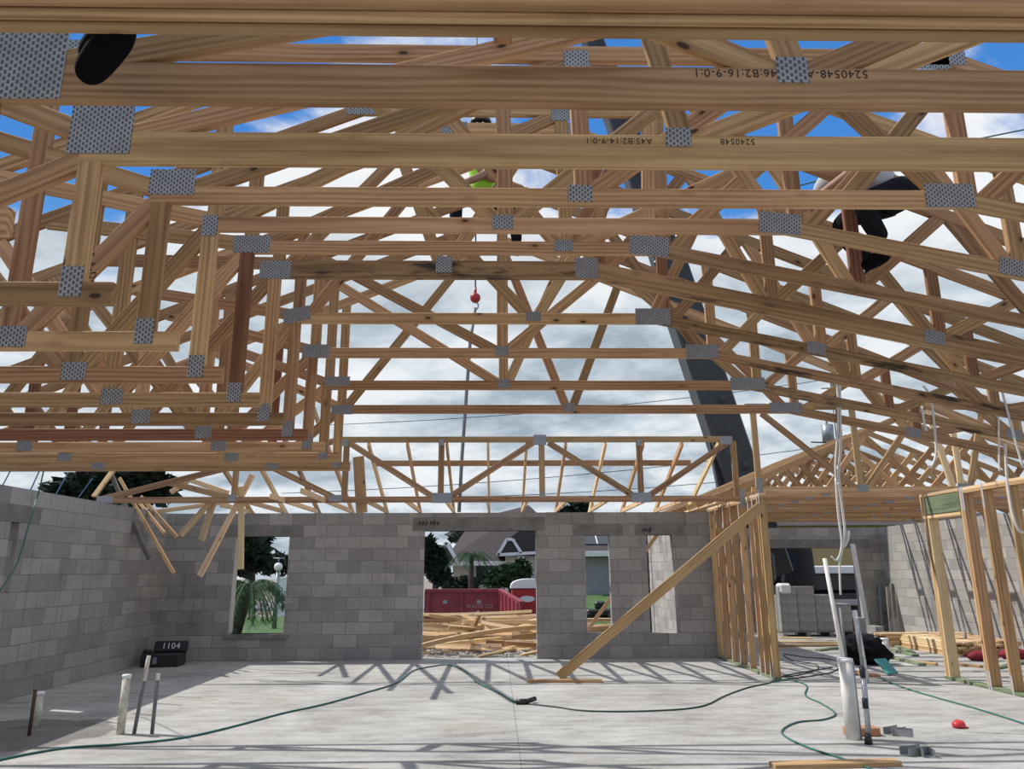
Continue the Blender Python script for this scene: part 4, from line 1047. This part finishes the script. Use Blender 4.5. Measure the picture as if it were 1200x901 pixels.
px_tree([(80, 573, 26, 10), (120, 566, 35, 16), (100, 585, 40, 18)], 34, 'dark tree just over the left wall, left of the hanging boards', M['leafd'], 2600, .38, 1)
px_tree([(170, 556, 28, 14), (185, 572, 18, 20), (160, 575, 25, 20)], 32, 'dark tree over the left corner behind the hanging boards', M['leafd'], 2400, .36, 2)
px_tree([(295, 640, 22, 18), (300, 655, 18, 12), (285, 655, 22, 18), (308, 628, 8, 9)], 38, 'tall dark conifer in the upper left of the left window', M['leafd'], 2600, .42, 3)
px_tree([(330, 658, 14, 9), (318, 664, 12, 8), (345, 664, 12, 10)], 60, 'distant round tree behind the lamp post', M['leafd'], 1200, .5, 4)
px_tree([(510, 660, 13, 22), (503, 645, 9, 16), (516, 672, 10, 14)], 40, 'dark green tree at the left edge of the doorway', M['leafd'], 2400, .34, 5)
px_tree([(550, 628, 24, 10), (590, 624, 30, 9), (620, 632, 24, 10)], 78, 'broad dark tree behind the house roof', M['leafd'], 3000, .75, 6, .4)
px_tree([(598, 674, 16, 16), (612, 668, 12, 14), (580, 678, 14, 12)], 41, 'rounded green bush in front of the house', M['leaf'], 3200, .26, 7, .08, 'bush')
px_tree([(545, 684, 18, 9), (530, 686, 14, 9)], 43, 'low dark hedge behind the dumpster', M['leafd'], 1600, .26, 8, .08, 'bush')
px_tree([(946, 682, 10, 12), (952, 676, 7, 9)], 27, 'small green bush between the truck door and the white box lid', M['leaf'], 900, .2, 9, .05, 'bush')
px_tree([(680, 594, 12, 6), (668, 600, 10, 5)], 70, 'distant tree top just above the far wall right of the doorway', M['leafd'], 900, .6, 10, .3)
def palm(x, y, z0, h, spread, nf, label, seed, lean=(0, 0), r=.12, droop=1.0):
    root = empty('palm', (x, y, z0), label, 'palm tree'); r2 = random.Random(seed); top = Vector((lean[0], lean[1], h)); c = Vector((x, y, z0))
    tube('trunk', [c, c+Vector((lean[0]*.45, lean[1]*.45, h*.5)), c+top], [r*1.2, r, r*.8], M['bark'], root, 10)
    vs = []; fs = []
    for k in range(nf):
        a = 2*pi*k/nf+r2.uniform(-.2, .2); L = spread*r2.uniform(.8, 1.1); up = r2.uniform(.15, .9)
        pts = [top+Vector((cos(a)*L*s, sin(a)*L*s, L*(up*s-(.75+up*.5)*droop*s*s))) for s in [i/9 for i in range(10)]]
        for i in range(1, 10):
            p = pts[i]; tg = (pts[i]-pts[i-1]).normalized(); sd_ = tg.cross(Vector((0, 0, 1))).normalized(); ll = L*.30*(1-.5*i/9)
            for s in (-1, 1):
                for e in (0, .2, .4, .6, .8):
                    q = p-tg*(L/9)*e; k0 = len(vs)
                    j1 = r2.uniform(.6, 1.15); tipp = q+sd_*s*ll*j1+tg*ll*r2.uniform(.2, .8)-Vector((0, 0, ll*r2.uniform(.35, .95)))
                    vs += [q-tg*.008*L, q+tg*.008*L, tipp]; fs.append((k0, k0+1, k0+2))
            k0 = len(vs); vs += [pts[i-1]-sd_*.02, pts[i-1]+sd_*.02, pts[i]+sd_*.015, pts[i]-sd_*.015]; fs.append((k0, k0+1, k0+2, k0+3))
    mesh_obj('fronds', vs, fs, M['leafp'], root, False, c)
p = P(271, 742, Y=20); q = P(293, 687, Y=20)
palm(p.x, 20, -.3, q.z+.3, 1.2, 40, 'bushy green palm leaning in the left window', 1, (q.x-p.x, 0), .17, 1.15)
p = P(552, 690, Y=36); palm(p.x, 36, -.3, P(552, 650, Y=36).z+.3, 1.15, 16, 'slim palm in front of the house seen through the doorway', 2, (0, 0), .13)
def lamp_post():
    b = P(321, 739, Z=-.3); root = empty('lamp_post', b, 'grey lamp post in the left window with a round white head', 'lamp post'); Y = b.y
    tp = P(325, 668, Y=Y); tube('post', [b, (b.x, Y, tp.z)], [.075, .055], M['gear'], root)
    bm = bmesh.new(); bmesh.ops.create_uvsphere(bm, u_segments=16, v_segments=10, radius=.13); bm_obj('lamp_head', bm, M['white'], root, True, loc=(b.x, Y, tp.z+.1))
    tube('finial', [(b.x, Y, tp.z+.22), (b.x, Y, tp.z+.38)], .02, M['gear'], root); tube('cross_bar', [(b.x-.17, Y, tp.z+.36), (b.x+.17, Y, tp.z+.36)], .015, M['gear'], root)
lamp_post()
def utility_pole():
    Y = 46.0; tp = P(975, 437, Y=Y); root = empty('utility_pole', (tp.x, Y, -.3), 'dark utility pole with a transformer behind the right trusses', 'utility pole')
    tube('pole', [(tp.x, Y, -.3), tp], [.24, .19], M['boom'], root)
    c = P(970, 507, Y=Y-.45); tube('transformer', [c+Vector((0, 0, -.55)), c+Vector((0, 0, .5))], .36, M['gear'], root, 18); tube('bushing', [c+Vector((0, 0, .5)), c+Vector((0, 0, .85))], .07, M['gear'], root)
    q = P(960, 518, Y=Y-.3); beam('arm', q+Vector((-.5, 0, 0)), q+Vector((1.0, .3, 0)), M['boom'], root, .07, .07)
    q = P(964, 455, Y=Y); tube('insulator', [q+Vector((-.1, 0, 0)), (tp.x, Y, q.z)], .05, M['gear'], root)
utility_pole()
def wire(k, x0, y0, x1, y1, Y, label):
    a, b = P(x0, y0, Y=Y), P(x1, y1, Y=Y)
    pts = [a.lerp(b, s/10)-Vector((0, 0, .5*(1-(2*s/10-1)**2))) for s in range(11)]
    tag(tube('power_line', pts, .022, M['steel'], None, 5), label, 'wire', 'overhead power lines')
wire(0, 380, 498, 1000, 440, 45.55, 'highest thin power line crossing the sky above the hip girder')
wire(1, 330, 578, 1000, 518, 45.55, 'thin power line crossing low behind the hip girder, upper')
wire(2, 380, 585, 1000, 548, 45.5, 'thin power line crossing low behind the hip girder, lower')
tag(tube('green_rope', [P(1210, 150, Y=10), P(1130, 166, Y=10), P(920, 222, Y=10), P(730, 256, Y=10)], .012, M['hose'], None, 6), 'thin green rope strung across the blue sky at upper right', 'rope')

# ------------------------------------------------------------------ crane
def crane():
    Y = 20.0; base = P(893, 640, Y=Y); mid = P(722, 130, Y=Y); dv = (mid-base); tip = base+dv*1.62
    foot = base-dv.normalized()*((base.z+.28)/dv.normalized().z)
    root = empty('crane', (foot.x, Y, -.3), 'charcoal crane boom slanting up behind the trusses, right of centre', 'crane')
    f = lambda s: base+dv*s
    beam('boom_section', f(-.06), f(.62), M['boom'], root, .96, .75, bev=.05); beam('boom_section', f(.60), f(1.15), M['boom'], root, .80, .6, bev=.05)
    beam('boom_section', f(1.13), tip, M['boom'], root, .62, .48, bev=.05)
    beam('lift_cylinder', f(-.05)+Vector((-.85, 0, -.2)), f(.22)+Vector((-.40, 0, 0)), M['boom'], root, .2, .2)
    tube('pulley', [tip+Vector((-.3, -.2, 0)), tip+Vector((-.3, .2, 0))], .4, M['gear'], root, 20)
    for s in (.16, .30): tube('pin', [f(s)+Vector((.15, -.42, 0)), f(s)+Vector((.15, .42, 0))], .12, M['steel'], root, 12)
    box('carrier', 3.4, 7.0, Y-.85, Y+.9, .35, 1.1, M['boom'], root, .08); box('cab', 3.5, 5.0, Y-.8, Y+.8, 1.1, 2.3, M['boom'], root, .15)
    box('turret', 5.7, 7.1, Y-.7, Y+.7, 1.1, 1.9, M['boom'], root, .1)
    for q in (3.9, 5.2, 6.4):
        for sd_ in (-.95, .65): tube('wheel', [(q, Y+sd_, .2), (q, Y+sd_+.3, .2)], .48, M['tyre'], root, 24)
    ball = P(557, 349, Y=Y)
    rk = empty('crane_hook', ball, 'red ball and hook hanging on the crane cable', 'crane hook')
    bm = bmesh.new(); bmesh.ops.create_uvsphere(bm, u_segments=20, v_segments=12, radius=.15); bm_obj('ball', bm, M['ballred'], rk, True, loc=ball)
    tube('shank', [ball+Vector((0, 0, .10)), ball+Vector((0, 0, .30))], .04, M['ballred'], rk); tube('wire_rope', [ball+Vector((0, 0, .3)), Vector((ball.x-.02, Y, tip.z-.2))], .022, M['steel'], rk, 6)
    hk = [ball+Vector((.11*sin(a)*.8, 0, -.24-.11*cos(a))) for a in [(-.8+.5*i) for i in range(8)]]
    tube('hook', [ball+Vector((0, 0, -.1)), ball+Vector((0, 0, -.16))]+hk[::-1][:6], .022, M['gear'], rk, 8)
    tag(tube('tag_line', [ball+Vector((0, 0, -.3)), P(551, 400, Y=Y), P(546, 470, Y=Y), P(541, 540, Y=Y), P(538, 600, Y=Y)], .05, M['conduit'], None, 6), 'dark line hanging straight down from the crane hook', 'rope')
crane()

# ------------------------------------------------------------------ workers up on the trusses
def skin_mesh(name, joints, bones, mat, parent, sub=2):
    """one continuous surface grown round a skeleton: joints {name: (point, radius)}"""
    names = list(joints); me = bpy.data.meshes.new(name)
    base = Vector(joints[names[0]][0])
    me.from_pydata([tuple(Vector(joints[n][0])-base) for n in names], [(names.index(a), names.index(b)) for a, b in bones], [])
    o = bpy.data.objects.new(name, me); col.objects.link(o)
    md = o.modifiers.new('skin', 'SKIN'); md.use_smooth_shade = True
    for i, n in enumerate(names):
        r = joints[n][1]; me.skin_vertices[0].data[i].radius = (r, r) if not isinstance(r, tuple) else r
    me.skin_vertices[0].data[0].use_root = True
    s = o.modifiers.new('sub', 'SUBSURF'); s.levels = sub; s.render_levels = sub
    me.materials.append(mat); o.location = base
    o = to_mesh(o, name); attach(o, parent); return o
def worker(hip, fwd, knees, feet, hands, lean, label, top_mat, cap_mat=None):
    """seated or straddling figure; fwd = facing direction, lean = chest point"""
    fwd = Vector(fwd).normalized(); left = Vector((0, 0, 1)).cross(fwd); hip = Vector(hip); chest = Vector(lean)
    root = empty('person', hip, label, 'person', 'workers on the trusses')
    up = (chest-hip).normalized(); neck = chest+up*.17; head = neck+up*.15+fwd*.05
    J = {'pelvis': (hip, .13), 'waist': (hip.lerp(chest, .5), .13), 'chest': (chest, (.165, .12)), 'neck': (neck, .055), 'skull': (head+up*.02, (.078, .09)), 'crown': (head+up*.10, .07), 'jaw': (head-up*.045+fwd*.045, (.05, .042))}
    B = [('pelvis', 'waist'), ('waist', 'chest'), ('chest', 'neck'), ('neck', 'skull'), ('skull', 'crown'), ('skull', 'jaw')]
    for s, n in ((1, 'l'), (-1, 'r')):
        hp = hip+left*s*.11-up*.04; k = Vector(knees[0 if s > 0 else 1]); f = Vector(feet[0 if s > 0 else 1])
        J['hip'+n] = (hp, .095); J['knee'+n] = (k, .062); J['calf'+n] = (k.lerp(f, .35), .058); J['ankle'+n] = (f+Vector((0, 0, .09)), .042)
        B += [('pelvis', 'hip'+n), ('hip'+n, 'knee'+n), ('knee'+n, 'calf'+n), ('calf'+n, 'ankle'+n)]
        sh = chest+up*.09+left*s*.19; h = Vector(hands[0 if s > 0 else 1]); el = sh.lerp(h, .5)+left*s*.08-up*.05
        J['sh'+n] = (sh, .065); J['el'+n] = (el, .045); J['wr'+n] = (h, .030)
        B += [('chest', 'sh'+n), ('sh'+n, 'el'+n), ('el'+n, 'wr'+n)]
    under = {'pelvis', 'waist', 'chest', 'hipl', 'hipr', 'kneel', 'kneer', 'calfl', 'calfr', 'shl', 'shr'}
    thin = lambda q, f: tuple(u*f for u in q) if isinstance(q, tuple) else q*f
    skin_mesh('body', {k: (v[0], thin(v[1], .78) if k in under else v[1]) for k, v in J.items()}, B, M['skin'], root)
    J['belt'] = (hip.lerp(chest, .35), .115)
    # clothes: slightly larger shells over the same skeleton
    def shell(name, keys, bones, mat, grow):
        skin_mesh(name, {k: (J[k][0], tuple(q+grow for q in J[k][1]) if isinstance(J[k][1], tuple) else J[k][1]+grow) for k in keys}, bones, mat, root)
    J['shmid_l'] = (J['shl'][0].lerp(J['ell'][0], .7), .058); J['shmid_r'] = (J['shr'][0].lerp(J['elr'][0], .7), .058)
    shell('shirt', ['chest', 'waist', 'pelvis', 'shl', 'shr', 'shmid_l', 'shmid_r'], [('chest', 'waist'), ('waist', 'pelvis'), ('chest', 'shl'), ('chest', 'shr'), ('shl', 'shmid_l'), ('shr', 'shmid_r')], top_mat, .014)
    tk = ['pelvis', 'belt']+[a+n for n in 'lr' for a in ('hip', 'knee', 'calf', 'ankle')]
    shell('trousers', tk, [('pelvis', 'belt')]+[b_ for b_ in B if b_[0] in tk and b_[1] in tk], M['denim'], .012)
    for s, n in ((0, 'l'), (1, 'r')):
        f = Vector(feet[s]); tf = (fwd-Vector((0, 0, .35 if s == 0 else .2))).normalized()
        skin_mesh('boot', {'a': (f+Vector((0, 0, .10)), .058), 'h': (f, .055), 'm': (f+tf*.11, .052), 't': (f+tf*.20, .042)}, [('a', 'h'), ('h', 'm'), ('m', 't')], M['boot'], root)
        h = Vector(hands[s]); hd = (h-J['el'+n][0]).normalized(); sd_ = hd.orthogonal().normalized()
        HJ = {'p': (h, .028), 'k': (h+hd*.07, (.036, .016))}; HB = [('p', 'k')]
        skin_mesh('hand', HJ, HB, M['skin'], root)
        for q, (off, ln) in enumerate(((-.030, .062), (-.010, .075), (.010, .070), (.030, .055))):
            p0 = h+hd*.075+sd_*off
            skin_mesh('finger', {'a': (p0, .010), 'b': (p0+hd*ln*.5-Vector((0, 0, .008)), .009), 'c': (p0+hd*ln*.8-Vector((0, 0, .03)), .008)}, [('a', 'b'), ('b', 'c')], M['skin'], root, 1)
        p0 = h+hd*.02-sd_*.03; skin_mesh('thumb', {'a': (p0, .012), 'b': (p0+hd*.03-sd_*.025, .011), 'c': (p0+hd*.055-sd_*.03, .009)}, [('a', 'b'), ('b', 'c')], M['skin'], root, 1)
    # face and hard hat
    for s in (-1, 1):
        bm = bmesh.new(); bmesh.ops.create_uvsphere(bm, u_segments=10, v_segments=6, radius=.010); bm_obj('eye', bm, M['white'], root, True, loc=head+fwd*.082+left*s*.030+up*.035)
        bm = bmesh.new(); bmesh.ops.create_uvsphere(bm, u_segments=10, v_segments=6, radius=.024); bm_obj('ear', bm, M['skin'], root, True, loc=head+left*s*.088+up*.02)
    tube('nose', [head+fwd*.080+up*.03, head+fwd*.108-up*.005], [.009, .016], M['skin'], root, 8); tube('mouth', [head+fwd*.092-up*.045-left*.025, head+fwd*.092-up*.045+left*.025], .006, M['brick'], root, 6)
    bm = bmesh.new(); bmesh.ops.create_uvsphere(bm, u_segments=20, v_segments=12, radius=.115)
    bmesh.ops.delete(bm, geom=[v for v in bm.verts if v.co.z < -.01], context='VERTS')
    bmesh.ops.solidify(bm, geom=bm.faces[:], thickness=.006)
    bm_obj('cap', bm, cap_mat or M['black'], root, True, loc=head+up*.06)
    return root
# seated on the girder overhead, boots dangling below it
b1 = P(118, 60, Y=1.86); b2 = P(90, 38, Y=1.84)
worker((b1.x+.05, 1.50, 3.42), (-.8, .6, 0), [(b1.x+.02, 1.9, 3.38), (b1.x-.12, 1.82, 3.40)], [(b1.x+.04, 1.86, b1.z+.05), (b2.x+.12, 1.84, b2.z+.03)], [(b1.x-.15, 1.75, 3.5), (b1.x+.3, 1.6, 3.42)], (b1.x+.08, 1.47, 3.85),
       'worker sitting on the overhead girder, only black boots visible below it', M['greyshirt'])
g = P(1030, 222, Y=4.65)
worker((g.x+.06, 4.60, g.z-.06), (-1, -.15, -.2), [(g.x-.26, 4.42, g.z-.22), (g.x-.24, 4.80, g.z-.18)], [(g.x-.16, 4.40, g.z-.60), (g.x-.02, 4.84, g.z-.58)], [(g.x-.52, 4.45, g.z-.16), (g.x-.52, 4.75, g.z-.16)], (g.x-.19, 4.62, g.z+.09),
       'worker in a grey shirt bending on the roof at upper right', M['greyshirt'])
worker((-.12, 7.00, 5.15), (-.1, -1, 0), [(-.40, 6.70, 5.03), (.16, 6.70, 5.0)], [(-.40, 6.73, 4.52), (.20, 6.73, 4.45)], [(-.44, 6.7, 5.12), (.27, 6.7, 5.12)], (-.14, 6.96, 5.56),
       'worker in a lime vest sitting high on the trusses left of centre', M['hivis'])
px_tree([(-6, 625, 26, 22), (-20, 650, 24, 26)], 15, 'dark shrub outside the opening at the far left of the left wall', M['leafd'], 1200, .18, 31, .06, 'bush')
